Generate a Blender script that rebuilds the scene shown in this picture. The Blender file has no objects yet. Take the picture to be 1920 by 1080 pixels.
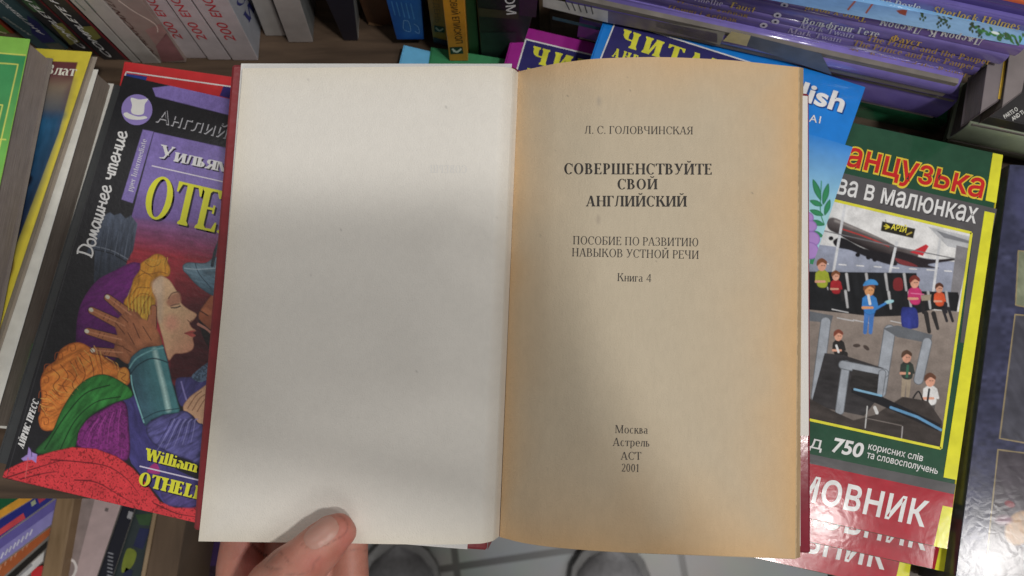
import bpy, bmesh, math, random
import numpy as np
from mathutils import Vector, Matrix
random.seed(7); rng = np.random.default_rng(7)
scene = bpy.context.scene
COL = scene.collection

# ------------------------------------------------------------------ camera
F = 1397.0                      # focal length in pixels of the 1920 wide photograph
TILT = math.radians(12.0)       # the phone looks almost straight down
CAM_H = 0.405                   # height of the lens above the table top (z = 0)
ct, st = math.cos(TILT), math.sin(TILT)
CPOS = np.array([0.0, 0.0, CAM_H])
RV, UV_, DV = np.array([1., 0, 0]), np.array([0, ct, st]), np.array([0, st, -ct])
cam = bpy.data.cameras.new('camera'); camo = bpy.data.objects.new('camera', cam); COL.objects.link(camo)
cam.sensor_width = 36.0; cam.lens = F / 1920 * 36.0
cam.clip_start = 0.004; cam.clip_end = 60
camo.matrix_world = Matrix(((1, 0, 0, 0), (0, ct, -st, 0), (0, st, ct, CAM_H), (0, 0, 0, 1)))
cam.dof.use_dof = True; cam.dof.focus_distance = 0.335; cam.dof.aperture_fstop = 11.5
scene.camera = camo

# ------------------------------------------------------------------ world, lamps, exposure
wd = bpy.data.worlds.new('World'); scene.world = wd; wd.use_nodes = True
bg = wd.node_tree.nodes['Background']; bg.inputs[0].default_value = (1.0, 0.98, 0.95, 1); bg.inputs[1].default_value = 0.19
def area(name, loc, target, sx, sy, power, col):
    l = bpy.data.lights.new(name, 'AREA'); l.shape = 'RECTANGLE'; l.size = sx; l.size_y = sy
    l.energy = power; l.color = col
    o = bpy.data.objects.new(name, l); COL.objects.link(o); o.location = loc
    o.rotation_euler = (Vector(target) - Vector(loc)).to_track_quat('-Z', 'Y').to_euler()
    return o
area('ceiling_lamp_key', (0.62, -0.36, 1.75), (0, 0.05, 0), 0.13, 0.13, 12, (1.0, 0.97, 0.93))
area('ceiling_lamp_right', (1.26, -0.31, 1.75), (0.2, 0, 0), 0.18, 0.14, 4.2, (1.0, 0.97, 0.94))
area('ceiling_spot', (0.83, -0.20, 1.75), (0.1, 0, 0), 0.08, 0.06, 1.3, (1.0, 0.98, 0.95))
area('fill_lamp_far', (-0.5, 1.2, 2.3), (0, 0, 0), 1.2, 0.5, 8, (1.0, 0.97, 0.94))  # unseen fill lamp, added beyond the table to lift the general light
area('fill_lamp_near', (0.5, -1.7, 1.9), (0, 0, 0), 1.2, 0.6, 7, (1.0, 0.96, 0.92))  # unseen fill lamp, added behind the viewer to brighten the upright spines
scene.view_settings.view_transform = 'Standard'; scene.view_settings.look = 'None'
scene.view_settings.exposure = 0.0; scene.view_settings.gamma = 1.0
scene.view_settings.use_curve_mapping = False

# ------------------------------------------------------------------ projection helpers
def A2(p): return np.atleast_2d(np.asarray(p, float))
def rays(p):
    p = A2(p); u = (p[:, 0:1] - 960) / F; v = (540 - p[:, 1:2]) / F
    return DV + u * RV + v * UV_
def topx(w):
    w = A2(w) - CPOS; d = w @ DV
    return np.stack([960 + F * (w @ RV) / d, 540 - F * (w @ UV_) / d], 1)
class PlaneSurf:
    def __init__(s, p0, n): s.p0 = np.asarray(p0, float); n = np.asarray(n, float); s.n = n / np.linalg.norm(n); 
    def at(s, p, lift=0.0):
        r = rays(p); t = ((s.p0 - CPOS) @ s.n) / (r @ s.n)
        sg = np.sign((CPOS - s.p0) @ s.n)
        return CPOS + r * t[:, None] + s.n * sg * np.asarray(lift).reshape(-1, 1) if np.ndim(lift) else CPOS + r * t[:, None] + s.n * (sg * lift)
def Z(z): return PlaneSurf((0, 0, z), (0, 0, 1))
def plane3(a, b, c):
    a, b, c = map(np.asarray, (a, b, c)); return PlaneSurf(a, np.cross(b - a, c - a))
class DepthSurf:
    def __init__(s, fn): s.fn = fn
    def at(s, p, lift=0.0):
        p = A2(p); d = np.asarray(s.fn(p)) - lift
        return CPOS + rays(p) * d[:, None]

# ------------------------------------------------------------------ colours and materials
def lin(c):
    c = np.asarray(c, float) / 255.0
    return np.where(c <= 0.04045, c / 12.92, ((c + 0.055) / 1.055) ** 2.4)
def c(r, g, b, k=1.3):
    v = lin((r, g, b)); v = v * .95 + .05 * (v @ [.25, .65, .10])
    return np.clip(v * k, 0.004, 0.84)
_m = {}
def new_mat(name):
    m = bpy.data.materials.new(name); m.use_nodes = True
    nt = m.node_tree; return m, nt, nt.nodes['Principled BSDF'], nt.nodes, nt.links
def print_mat(rough=0.35, bump=0.0, bscale=300, coat=0.0, wear=0.08, stripes=None, streak=0.25, crinkle=0.0):
    """printed card or paper: colour comes from the ink (Col), worn a little by noise"""
    key = (rough, bump, bscale, coat, wear, stripes, streak, crinkle)
    if key in _m: return _m[key]
    m, nt, b, N, L = new_mat('print')
    at = N.new('ShaderNodeAttribute'); at.attribute_name = 'Col'
    geo = N.new('ShaderNodeNewGeometry')
    nz = N.new('ShaderNodeTexNoise'); nz.inputs['Scale'].default_value = 140; nz.inputs['Detail'].default_value = 6
    L.new(geo.outputs['Position'], nz.inputs['Vector'])
    mr = N.new('ShaderNodeMapRange'); mr.inputs[1].default_value = 0.3; mr.inputs[2].default_value = 0.7
    mr.inputs[3].default_value = 1 - wear; mr.inputs[4].default_value = 1 + wear
    L.new(nz.outputs['Fac'], mr.inputs[0])
    mul = N.new('ShaderNodeVectorMath'); mul.operation = 'SCALE'
    L.new(at.outputs['Color'], mul.inputs[0]); L.new(mr.outputs[0], mul.inputs['Scale'])
    out = mul.outputs[0]
    if stripes is not None:      # edges of many leaves: fine lines across one axis
        mp = N.new('ShaderNodeMapping'); mp.inputs['Scale'].default_value = stripes
        L.new(geo.outputs['Position'], mp.inputs['Vector'])
        n2 = N.new('ShaderNodeTexNoise'); n2.inputs['Scale'].default_value = 1; n2.inputs['Detail'].default_value = 3
        L.new(mp.outputs[0], n2.inputs['Vector'])
        m2 = N.new('ShaderNodeMapRange'); m2.inputs[1].default_value = 0.3; m2.inputs[2].default_value = 0.7
        m2.inputs[3].default_value = 1 - streak; m2.inputs[4].default_value = 1 + streak * 0.5
        L.new(n2.outputs['Fac'], m2.inputs[0])
        s2 = N.new('ShaderNodeVectorMath'); s2.operation = 'SCALE'
        L.new(out, s2.inputs[0]); L.new(m2.outputs[0], s2.inputs['Scale']); out = s2.outputs[0]
    L.new(out, b.inputs['Base Color'])
    nr = N.new('ShaderNodeTexNoise'); nr.inputs['Scale'].default_value = 45; nr.inputs['Detail'].default_value = 5
    L.new(geo.outputs['Position'], nr.inputs['Vector'])
    rr = N.new('ShaderNodeMapRange'); rr.inputs[3].default_value = rough * 0.75; rr.inputs[4].default_value = min(1, rough * 1.3)
    L.new(nr.outputs['Fac'], rr.inputs[0]); L.new(rr.outputs[0], b.inputs['Roughness'])
    if coat: b.inputs['Coat Weight'].default_value = coat; b.inputs['Coat Roughness'].default_value = 0.08
    if bump:
        nb = N.new('ShaderNodeTexNoise'); nb.inputs['Scale'].default_value = bscale; nb.inputs['Detail'].default_value = 4
        L.new(geo.outputs['Position'], nb.inputs['Vector'])
        bp = N.new('ShaderNodeBump'); bp.inputs['Strength'].default_value = bump; bp.inputs['Distance'].default_value = 0.001
        L.new(nb.outputs['Fac'], bp.inputs['Height'])
        last = bp
        if crinkle:              # shrink film: sharp little creases
            vo = N.new('ShaderNodeTexVoronoi'); vo.feature = 'DISTANCE_TO_EDGE'; vo.inputs['Scale'].default_value = 190
            nd = N.new('ShaderNodeTexNoise'); nd.inputs['Scale'].default_value = 60
            L.new(geo.outputs['Position'], nd.inputs['Vector'])
            ad = N.new('ShaderNodeVectorMath'); ad.operation = 'MULTIPLY_ADD'; ad.inputs[1].default_value = (0.02,) * 3
            L.new(nd.outputs['Color'], ad.inputs[0]); L.new(geo.outputs['Position'], ad.inputs[2]); L.new(ad.outputs[0], vo.inputs['Vector'])
            b2 = N.new('ShaderNodeBump'); b2.inputs['Strength'].default_value = crinkle; b2.inputs['Distance'].default_value = 0.0015
            L.new(vo.outputs['Distance'], b2.inputs['Height']); L.new(bp.outputs[0], b2.inputs['Normal']); last = b2
        L.new(last.outputs[0], b.inputs['Normal'])
        if coat: L.new(last.outputs[0], b.inputs['Coat Normal'])
    _m[key] = m; return m
GLOSS = print_mat(0.30, 0.05, 220, 0.25)
SATIN = print_mat(0.42, 0.05, 300)
MATTE = print_mat(0.65, 0.10, 500)
FILM = print_mat(0.12, 0.04, 150, 0, 0.10, None, 0.25, 0.011)
LAMI = print_mat(0.17, 0.06, 120, 0.4)
INK = print_mat(0.5, 0, 300, 0, 0.15)
PAPER = print_mat(0.85, 0.35, 1500, 0, 0.009)
def pages_mat(ax, st_=0.3):
    sc = [60, 60, 60]; sc[ax] = 3500
    return print_mat(0.85, 0.1, 600, 0, 0.06, tuple(sc), st_)
def wood_mat(c0, c1, scale=(6, 60, 60), rough=0.5):
    m, nt, b, N, L = new_mat('wood')
    geo = N.new('ShaderNodeNewGeometry'); mp = N.new('ShaderNodeMapping'); mp.inputs['Scale'].default_value = scale
    L.new(geo.outputs['Position'], mp.inputs['Vector'])
    n = N.new('ShaderNodeTexNoise'); n.inputs['Scale'].default_value = 2.2; n.inputs['Detail'].default_value = 8; n.inputs['Distortion'].default_value = 0.6
    L.new(mp.outputs[0], n.inputs['Vector'])
    cr = N.new('ShaderNodeValToRGB'); cr.color_ramp.elements[0].position = 0.3; cr.color_ramp.elements[1].position = 0.7
    cr.color_ramp.elements[0].color = (*c0, 1); cr.color_ramp.elements[1].color = (*c1, 1)
    L.new(n.outputs['Fac'], cr.inputs[0]); L.new(cr.outputs[0], b.inputs['Base Color'])
    b.inputs['Roughness'].default_value = rough
    bp = N.new('ShaderNodeBump'); bp.inputs['Strength'].default_value = 0.2; bp.inputs['Distance'].default_value = 0.0006
    L.new(n.outputs['Fac'], bp.inputs['Height']); L.new(bp.outputs[0], b.inputs['Normal'])
    return m

# ------------------------------------------------------------------ object helpers
def mk(name, verts, faces, mat, parent=None, col=(0.5, 0.5, 0.5), smooth=False):
    me = bpy.data.meshes.new(name)
    me.from_pydata([tuple(map(float, v)) for v in verts], [], [tuple(map(int, f)) for f in faces]); me.update()
    me.materials.append(mat)
    a = me.color_attributes.new('Col', 'FLOAT_COLOR', 'POINT')
    n = len(me.vertices); cc = np.ones((n, 4)); cc[:, :3] = np.asarray(col)
    a.data.foreach_set('color', cc.astype(np.float32).ravel())
    if smooth: me.polygons.foreach_set('use_smooth', [True] * len(me.polygons))
    o = bpy.data.objects.new(name, me); COL.objects.link(o)
    if parent is not None:
        o.parent = parent; o.matrix_parent_inverse = Matrix.Translation(-parent.location) if parent.type == 'EMPTY' else Matrix.Identity(4)
    return o
def from_bm(name, bm, mat, parent=None, col=(0.5, 0.5, 0.5), smooth=False):
    bm.verts.index_update()
    return mk(name, [v.co[:] for v in bm.verts], [[v.index for v in f.verts] for f in bm.faces], mat, parent, col, smooth)
def tag(o, label=None, cat=None, group=None, kind=None):
    if label: o['label'] = label
    if cat: o['category'] = cat
    if group: o['group'] = group
    if kind: o['kind'] = kind
    return o
def thing(name, loc, label, cat, group=None):
    o = bpy.data.objects.new(name, None); o.empty_display_size = 0.02; COL.objects.link(o)
    o.location = tuple(map(float, loc)); return tag(o, label, cat, group)
def child_fix(o, parent): o.parent = parent; return o
def hexa(name, X, u, v, w, mat, parent, col, bev=0.0004, smooth=False):
    """box between parameter limits of the corner function X(u,v,w)"""
    P = [X(a, b, d) for d in w for b in v for a in u]
    bm = bmesh.new(); vs = [bm.verts.new(tuple(p)) for p in P]
    for f in ((0, 1, 3, 2), (4, 6, 7, 5), (0, 4, 5, 1), (2, 3, 7, 6), (0, 2, 6, 4), (1, 5, 7, 3)):
        bm.faces.new([vs[i] for i in f])
    bmesh.ops.recalc_face_normals(bm, faces=bm.faces[:])
    if bev:
        mn = min(np.linalg.norm(P[0] - P[1]), np.linalg.norm(P[0] - P[2]), np.linalg.norm(P[0] - P[4]))
        bmesh.ops.bevel(bm, geom=bm.edges[:], offset=min(bev, mn * 0.3), segments=3 if bev > .001 else 1, affect='EDGES', profile=0.5)
    o = from_bm(name, bm, mat, parent, col, smooth or bev > .001); bm.free(); return o
def trilin(P):
    """P: 8 world corners, index = u + 2v + 4w"""
    P = np.asarray(P, float)
    def X(u, v, w):
        wt = [(1 - u if not i & 1 else u) * (1 - v if not i & 2 else v) * (1 - w if not i & 4 else w) for i in range(8)]
        return np.tensordot(wt, P, 1)
    return X
class Book: pass
def book(name, label, P, thick, colf, colp, pax, spine='L', cols=None, colb=None, ct_=0.0006, cover=GLOSS, inset=0.0015,
         cat='book', group=None, spine_mat=None, spine_bev=0.0006, streak=0.3):
    """book from 8 corners: u runs from the left edge, v from the top edge, w from front cover to back cover"""
    X = trilin(P); ctr = X(.5, .5, 1.0)
    B = Book(); B.X = X
    B.root = thing(name, ctr, label, cat, group)
    W = np.linalg.norm(X(1, .5, 0) - X(0, .5, 0)); Hh = np.linalg.norm(X(.5, 1, 0) - X(.5, 0, 0)); T = np.linalg.norm(X(.5, .5, 1) - X(.5, .5, 0))
    dw = min(ct_ / T, 0.2); du = ct_ * 1.2 / W; iu, iv = inset / W, inset / Hh
    su = (0, 1)
    rnd = spine_bev > .001 and spine == 'L'
    if spine == 'L': su = ((spine_bev / W if rnd else du) + 0.0001 / W, 1)
    if spine == 'R': su = (0, 1 - du - 0.0001 / W)
    colb = colf if colb is None else colb; cols = colf if cols is None else cols
    B.front = hexa('front_cover', X, su, (0, 1), (0, dw), cover, B.root, colf)
    B.back = hexa('back_cover', X, su, (0, 1), (1 - dw, 1), cover, B.root, colb)
    e = 0.00005 / T
    ul = (du + 0.0002 / W) if spine == 'L' else iu; ur = 1 - ((du + 0.0002 / W) if spine == 'R' else iu)
    B.pages = hexa('page_block', X, (ul, ur), (iv, 1 - iv), (dw + e, 1 - dw - e), pages_mat(pax, streak), B.root, colp, 0)
    if spine in 'LR':
        uu = (0, du) if spine == 'L' else (1 - du, 1)
        if rnd:                  # a rounded back, receding towards both covers
            r = spine_bev / W; q = np.sin(np.linspace(-1, 1, 19) * np.pi / 2); ex = 2.0 if spine_bev > .005 else 2.6; ou = r * (1 - np.clip(1 - np.abs(q) ** ex, 0, 1) ** (1 / ex)); n = len(q)
            V = [X(o_, v_, (k_ + 1) / 2) for v_ in (0, 1) for o_, k_ in zip(ou, q)] + [X(min(o_ + du, r + du), v_, (k_ * .97 + 1) / 2) for v_ in (0, 1) for o_, k_ in zip(ou, q)]
            fs = [(k, k + 1, n + k + 1, n + k) for k in range(n - 1)]; fs += [tuple(2 * n + x for x in f[::-1]) for f in fs]
            fs += [(k, 2 * n + k, 2 * n + k + 1, k + 1) for k in range(n - 1)] + [(n + k, n + k + 1, 3 * n + k + 1, 3 * n + k) for k in range(n - 1)]
            B.spine = mk('spine', V, fs, spine_mat or cover, B.root, cols, True)
            bm = bmesh.new(); bm.from_mesh(B.spine.data); bmesh.ops.recalc_face_normals(bm, faces=bm.faces[:]); bm.to_mesh(B.spine.data); bm.free()
        else: B.spine = hexa('spine', X, uu, (0, 1), (0, 1), spine_mat or cover, B.root, cols, spine_bev)
    return B
def flat_pts(q, z, t):
    """corners of a book lying flat: q = TL, TR, BL, BR as seen in the photo, z = height of its upper face"""
    top = Z(z).at(q); return list(top) + [p - np.array([0, 0, t]) for p in top]
def grid_faces(nu, nv):
    i = np.arange(nu - 1)[None, :] + nu * np.arange(nv - 1)[:, None]
    i = i.ravel(); return np.stack([i, i + nu, i + nu + 1, i + 1], 1)

# ------------------------------------------------------------------ printed pictures (ink on a finely divided sheet)
def cr(pts, closed=True, k=6):
    p = np.asarray(pts, float); n = len(p); out = []
    for i in range(n if closed else n - 1):
        if closed: a, b, d, e = p[i - 1], p[i], p[(i + 1) % n], p[(i + 2) % n]
        else: a, b, d, e = p[max(i - 1, 0)], p[i], p[i + 1], p[min(i + 2, n - 1)]
        for t in np.arange(k) / k:
            out.append(0.5 * (2 * b + (d - a) * t + (2 * a - 5 * b + 4 * d - e) * t * t + (3 * b - a - 3 * d + e) * t ** 3))
    if not closed: out.append(p[-1])
    return np.array(out)
def segdist(P, poly, closed):
    a = poly if closed else poly[:-1]; b = np.roll(poly, -1, 0) if closed else poly[1:]
    best = np.full(len(P), 1e9); tt = np.zeros(len(P))
    for i, (p, q) in enumerate(zip(a, b)):
        d = q - p; l = d @ d + 1e-12
        t = np.clip(((P - p) @ d) / l, 0, 1); e = P - p - t[:, None] * d
        ds = np.hypot(e[:, 0], e[:, 1]); m = ds < best
        best[m] = ds[m]; tt[m] = (i + t[m]) / len(a)
    return best, tt
def inside(P, poly):
    r = np.zeros(len(P), bool); q = np.roll(poly, -1, 0)
    for (x0, y0), (x1, y1) in zip(poly, q):
        if y0 == y1: continue
        m = ((P[:, 1] < y0) != (P[:, 1] < y1)) & (P[:, 0] < (x1 - x0) * (P[:, 1] - y0) / (y1 - y0) + x0)
        r ^= m
    return r
_perm = rng.random((256, 256))
def vnoise(x, y):
    xi, yi = np.floor(x).astype(int), np.floor(y).astype(int); fx, fy = x - xi, y - yi
    fx, fy = fx * fx * (3 - 2 * fx), fy * fy * (3 - 2 * fy); g = lambda a, b: _perm[a & 255, b & 255]
    return (g(xi, yi) * (1 - fx) + g(xi + 1, yi) * fx) * (1 - fy) + (g(xi, yi + 1) * (1 - fx) + g(xi + 1, yi + 1) * fx) * fy
class Paint:
    def __init__(s, P, base): s.P = A2(P); s.C = np.tile(np.asarray(base, float), (len(s.P), 1))
    def _box(s, poly, pad):
        lo, hi = poly.min(0) - pad, poly.max(0) + pad
        return np.where((s.P >= lo).all(1) & (s.P <= hi).all(1))[0]
    def poly(s, pts, col, smooth=False, feather=1.3, grad=None, streak=None, speck=None, edge=None):
        """grad=(p0,p1,colour at p1); streak=(angle, period, depth); edge=(colour,width): drawn outline"""
        q = cr(pts) if smooth else np.asarray(pts, float)
        ix = s._box(q, feather + 2)
        if not len(ix): return
        P = s.P[ix]; d, _ = segdist(P, q, True); sd = np.where(inside(P, q), d, -d)
        cov = np.clip(0.5 + sd / feather, 0, 1)[:, None]
        C = np.tile(np.asarray(col, float), (len(ix), 1))
        if grad:
            a, b = np.array(grad[0], float), np.array(grad[1], float); t = np.clip(((P - a) @ (b - a)) / ((b - a) @ (b - a)), 0, 1)[:, None]
            C = C * (1 - t) + np.asarray(grad[2]) * t
        if streak:
            an, per, dep = streak; an = math.radians(an); al = P @ [math.cos(an), math.sin(an)]; ac = P @ [-math.sin(an), math.cos(an)]
            w = vnoise(al / (per * 5), ac / per + 2.5 * vnoise(al / (per * 7) + 9, ac / (per * 6)))
            w2 = vnoise(al / (per * 2.2) + 31, ac / (per * .5) + 7)
            C = C * (1 + dep * 2 * (0.65 * w + 0.35 * w2 - 0.5))[:, None]
        if streak and smooth: C = C * (1 - 0.42 * np.exp(-np.maximum(sd, 0) / 4.5))[:, None]
        if speck:
            C = C * np.where(vnoise(P[:, 0] / speck[0], P[:, 1] / speck[0]) > speck[1], speck[2], 1.0)[:, None]
        if edge:
            e = np.clip(1 - sd / edge[1], 0, 1)[:, None] * 0.85; C = C * (1 - e) + np.asarray(edge[0]) * e
        s.C[ix] = s.C[ix] * (1 - cov) + np.clip(C, 0, .9) * cov
    def line(s, pts, col, w, w1=None, smooth=True, feather=1.2, closed=False):
        q = cr(pts, closed) if smooth and len(pts) > 2 else np.asarray(pts, float)
        w1 = w if w1 is None else w1; ix = s._box(q, max(w, w1) + 2)
        if not len(ix): return
        d, t = segdist(s.P[ix], q, closed); hw = (w + (w1 - w) * t) / 2
        cov = np.clip(0.5 + (hw - d) / feather, 0, 1)[:, None] * np.clip(hw[:, None] * 2 / feather, 0, 1)
        s.C[ix] = s.C[ix] * (1 - cov) + np.asarray(col) * cov
    def disc(s, p, rx, ry, col, ang=0, **k):
        a = np.linspace(0, 2 * np.pi, 20, endpoint=False); cx, sx = math.cos(math.radians(ang)), math.sin(math.radians(ang))
        x, y = rx * np.cos(a), ry * np.sin(a)
        s.poly(np.stack([p[0] + x * cx - y * sx, p[1] + x * sx + y * cx], 1), col, **k)
    def limb(s, p0, p1, w0, w1, col, edge=None):
        if edge is not None: s.line([p0, p1], edge, w0 + 2.5, w1 + 2.5, False)
        s.line([p0, p1], col, w0, w1, False)
def picture(name, q, surf, step_px, base, parent, mat, draw, lift=0.00012):
    """fine sheet of ink filling the quad q (TL, TR, BL, BR), coloured by draw(paint)"""
    q = np.asarray(q, float)
    nu = int(max(np.hypot(*(q[1] - q[0])), np.hypot(*(q[3] - q[2]))) / step_px) + 2
    nv = int(max(np.hypot(*(q[2] - q[0])), np.hypot(*(q[3] - q[1]))) / step_px) + 2
    u, v = np.meshgrid(np.linspace(0, 1, nu), np.linspace(0, 1, nv)); u, v = u.ravel()[:, None], v.ravel()[:, None]
    P = (q[0] * (1 - u) + q[1] * u) * (1 - v) + (q[2] * (1 - u) + q[3] * u) * v
    p = Paint(P, base); draw(p)
    return mk(name, surf.at(P, lift), grid_faces(nu, nv), mat, parent, p.C, True)
# ------------------------------------------------------------------ lettering
def serif_glyph(ch, W=0.135, T=0.045):
    """antiqua letters drawn from stems, hairlines, bowls and serifs; cap height = 1. returns polygons, advance"""
    small = dict(zip('вгджзиклмнптхцчшьыюяйж', 'ВГДЖЗИКЛМНПТХЦЧШЬЫЮЯЙЖ'))
    if ch in small:
        k = 0.68; p, a = serif_glyph(small[ch], W / k * .92, T / k * .9); return [q * k for q in p], a * k
    pl = []; SH, SO = T * 0.85, 0.058
    def poly(*p): pl.append(np.array(p, float))
    def rect(x0, y0, x1, y1): poly((x0, y0), (x1, y0), (x1, y1), (x0, y1))
    def foot(x, y, up, w=W, so=SO, l=1, r=1):
        y1 = y + SH * up; b = SH * 1.3 * up
        poly((x - so * l, y), (x + w + so * r, y), (x + w + so * r, y1), (x + w, y1 + b), (x, y1 + b), (x - so * l, y1)) if up > 0 else \
            poly((x - so * l, y1), (x, y1 + b), (x + w, y1 + b), (x + w + so * r, y1), (x + w + so * r, y), (x - so * l, y))
    def stem(x, y0=0., y1=1., t=1, b=1, w=W, so=SO):
        rect(x, y0, x + w, y1)
        if t: foot(x, y1, -1, w, so)
        if b: foot(x, y0, 1, w, so)
    def diag(x0, y0, x1, y1, w): poly((x0, y0), (x0 + w, y0), (x1 + w, y1), (x1, y1))
    def ring(cx, cy, rx, ry, a0=0, a1=360, w=W, t=T, n=26):
        a = np.radians(np.linspace(a0, a1, n))
        o = np.stack([cx + rx * np.cos(a), cy + ry * np.sin(a)], 1); i = np.stack([cx + (rx - w) * np.cos(a), cy + (ry - t) * np.sin(a)], 1)
        for k in range(n - 1): poly(o[k], o[k + 1], i[k + 1], i[k])
    def bowl(x, y0, y1, rx, side=1):
        s = 0 if side > 0 else 180
        ring(x, (y0 + y1) / 2, rx, (y1 - y0) / 2, s - 90, s + 90)
    def drop(x, y, up, h=0.2): poly((x, y), (x, y + h * up), (x - T * .8, y + h * up), (x - T * 2.6, y))
    S = 0.09
    if ch in 'АA': diag(.05, 0, .33, 1, T * 1.25); diag(.68 - W, 0, .40 - W * .62, 1, W * 1.02); rect(.17, .29, .55, .29 + T); foot(.05, 0, 1, T * 1.2, .06); foot(.68 - W, 0, 1, W, .07); return pl, .76
    if ch == 'Б': stem(S); rect(S + W, 1 - T, .58, 1); drop(.60, 1, -1); rect(S + W, .52, .34, .52 + T); rect(S + W, 0, .34, T); bowl(.34, 0, .52 + T, .29); return pl, .69
    if ch in 'ВB': stem(S); rect(S + W, 1 - T, .32, 1); rect(S + W, .5, .34, .5 + T); rect(S + W, 0, .34, T); bowl(.31, .5, 1, .26); bowl(.33, 0, .5 + T, .31); return pl, .71
    if ch in 'ГҐ': stem(S); rect(S + W, 1 - T, .55, 1); drop(.57, 1, -1, .24); return pl, .61
    if ch == 'Д': diag(.14, T, .26, 1, T * 1.2); stem(.56, 0, 1, 0, 0); rect(.2, 1 - T, .56 + W + SO, 1); rect(.02, 0, .77, T * 1.2); rect(.02, -.2, .06, T); rect(.73, -.2, .77, T); return pl, .82
    if ch in 'ЕE': stem(S); rect(S + W, 1 - T, .56, 1); rect(S + W, .5, .44, .5 + T); rect(S + W, 0, .58, T); drop(.58, 1, -1); drop(.61, 0, 1, .23); rect(.42, .42, .42 + T, .62); return pl, .67
    if ch == 'Ж': stem(.45); diag(.1, .9, .42, .5, T * 1.5); diag(.85, .9, .55, .5, T * 1.5); diag(.05, 0, .36, .55, W * .9); diag(.86, 0, .56, .55, W * .9); foot(.05, 0, 1); foot(.86, 0, 1); return pl, 1.04
    if ch in 'З3': ring(.26, .76, .26, .26, -90, 155); ring(.25, .27, .31, .29, -150, 90); return pl, .62
    if ch in 'ИЙ': stem(S); stem(.60); diag(S + W * .8, .1, .60 - T * .6, .9, T * 1.5)
    if ch == 'Й': ring(.42, 1.30, .17, .20, 195, 345, .07, .10)
    if ch in 'ИЙ': return pl, .84
    if ch in 'КK': stem(S); diag(S + W, .48, .56, .93, T * 1.7); diag(.66 - W * .3, 0, .30, .62, W * 1.15); foot(.64 - W * .3, 0, 1, W, .07); foot(.54, 1, -1, .06, .08); return pl, .78
    if ch == 'Л': diag(.11, .05, .22, 1, T * 1.9); ring(.07, .09, .09, .09, -150, 40, .07, .07); stem(.53); rect(.2, 1 - T, .6, 1); return pl, .77
    if ch in 'МM': stem(S, w=T * 1.3); stem(.80 - W * .2); diag(.47, 0, S + .01, 1, W * 1.05) if 0 else diag(.45, .02, .11, 1, W * 1.05); diag(.47, .02, .82, 1, T * 1.3); return pl, 1.02
    if ch in 'НH': stem(S); stem(.58); rect(S, .49, .6, .49 + T); return pl, .82
    if ch in 'ОO0': k = .37 if ch != '0' else .25; ring(k + .05, .5, k, .52); return pl, 2 * k + .1
    if ch == 'П': stem(S); stem(.58); rect(S, 1 - T, .6, 1); return pl, .82
    if ch in 'РP': stem(S); rect(S + W, 1 - T, .32, 1); rect(S + W, .44, .32, .44 + T); bowl(.31, .44, 1, .28); return pl, .63
    if ch in 'СC': ring(.40, .5, .36, .52, 48, 318); poly((.66, .98), (.69, .98), (.70, .66), (.665, .66), (.6, .85)); return pl, .73
    if ch in 'ТT': stem(.285, t=0); rect(.03, 1 - T, .285 * 2 + W - .03, 1); drop(.285 * 2 + W - .02, 1, -1, .25); poly((.02, 1), (.02, .75), (.02 + T * .8, .75), (.02 + T * 2.6, 1)); return pl, .70
    if ch == 'У': diag(.36 - W * .2, .32, .08, 1, W); diag(.22, .02, .60, 1, T * 1.5); ring(.16, .09, .11, .09, -160, 20, .08, .07); foot(.08, 1, -1); foot(.60, 1, -1, T); return pl, .73
    if ch == 'Ф': stem(.42); ring(.42 + W / 2, .5, .40, .34); return pl, .97
    if ch in 'ХX': diag(.58 - W * .4, 0, .08, 1, W); diag(.08, 0, .58, 1, T * 1.4); foot(.56 - W * .4, 0, 1); foot(.08, 0, 1, T); foot(.08, 1, -1); foot(.58, 1, -1, T); return pl, .76
    if ch == 'Ц': stem(S, b=0); stem(.58, b=0); rect(S - SO, 0, .80, T); rect(.76, -.2, .80, 0); return pl, .84
    if ch == 'Ч': stem(.52); bowl(.30, .42, 1.1, .23 if 0 else .24, -1) if 0 else ring(.34, .72, .27, .30, 180, 290); rect(.07, .70, .07 + W, 1); foot(.07, 1, -1); rect(.34, .42, .55, .42 + T); return pl, .76
    if ch == 'Ш': stem(S, b=0, so=.045); stem(.49, b=0, so=.045); stem(.89, b=0, so=.045); rect(S - SO, 0, .89 + W + SO, T * 1.2); return pl, 1.16
    if ch == 'Ь': stem(S); rect(S + W, .52, .33, .52 + T); rect(S + W, 0, .33, T); bowl(.33, 0, .52 + T, .28); return pl, .65
    if ch == 'Ы': p, a = serif_glyph('Ь', W, T); pl += p; stem(.70); return pl, .93
    if ch == 'Ю': stem(S); rect(S, .48, .45, .48 + T); ring(.74, .5, .33, .52); return pl, 1.12
    if ch == 'Я': stem(.50); rect(.34, 1 - T, .5, 1); rect(.32, .46, .5, .46 + T); bowl(.34, .46, 1, .27, -1); diag(.05, 0, .30, .5, W); foot(.04, 0, 1, W, .05); return pl, .73
    if ch in 'IІ': stem(S); return pl, .32
    if ch in 'LL': stem(S); rect(S + W, 0, .55, T); drop(.60, 0, 1, .25); return pl, .64
    if ch == 'W': diag(.30, 0, .06, 1, W); diag(.36, 0, .50, 1, T * 1.3); diag(.72, 0, .48, 1, W); diag(.78, 0, .98, 1, T * 1.3); foot(.06, 1, -1); foot(.95, 1, -1, T); return pl, 1.06
    if ch == 'S': ring(.31, .75, .24, .27, 40, 270); ring(.29, .26, .27, .28, -150, 90); rect(.48, .68, .48 + T, 1); rect(.06, 0, .06 + T, .33); return pl, .62
    if ch == 'F': stem(S); rect(S + W, 1 - T, .54, 1); rect(S + W, .5, .44, .5 + T); drop(.56, 1, -1); return pl, .6
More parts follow.
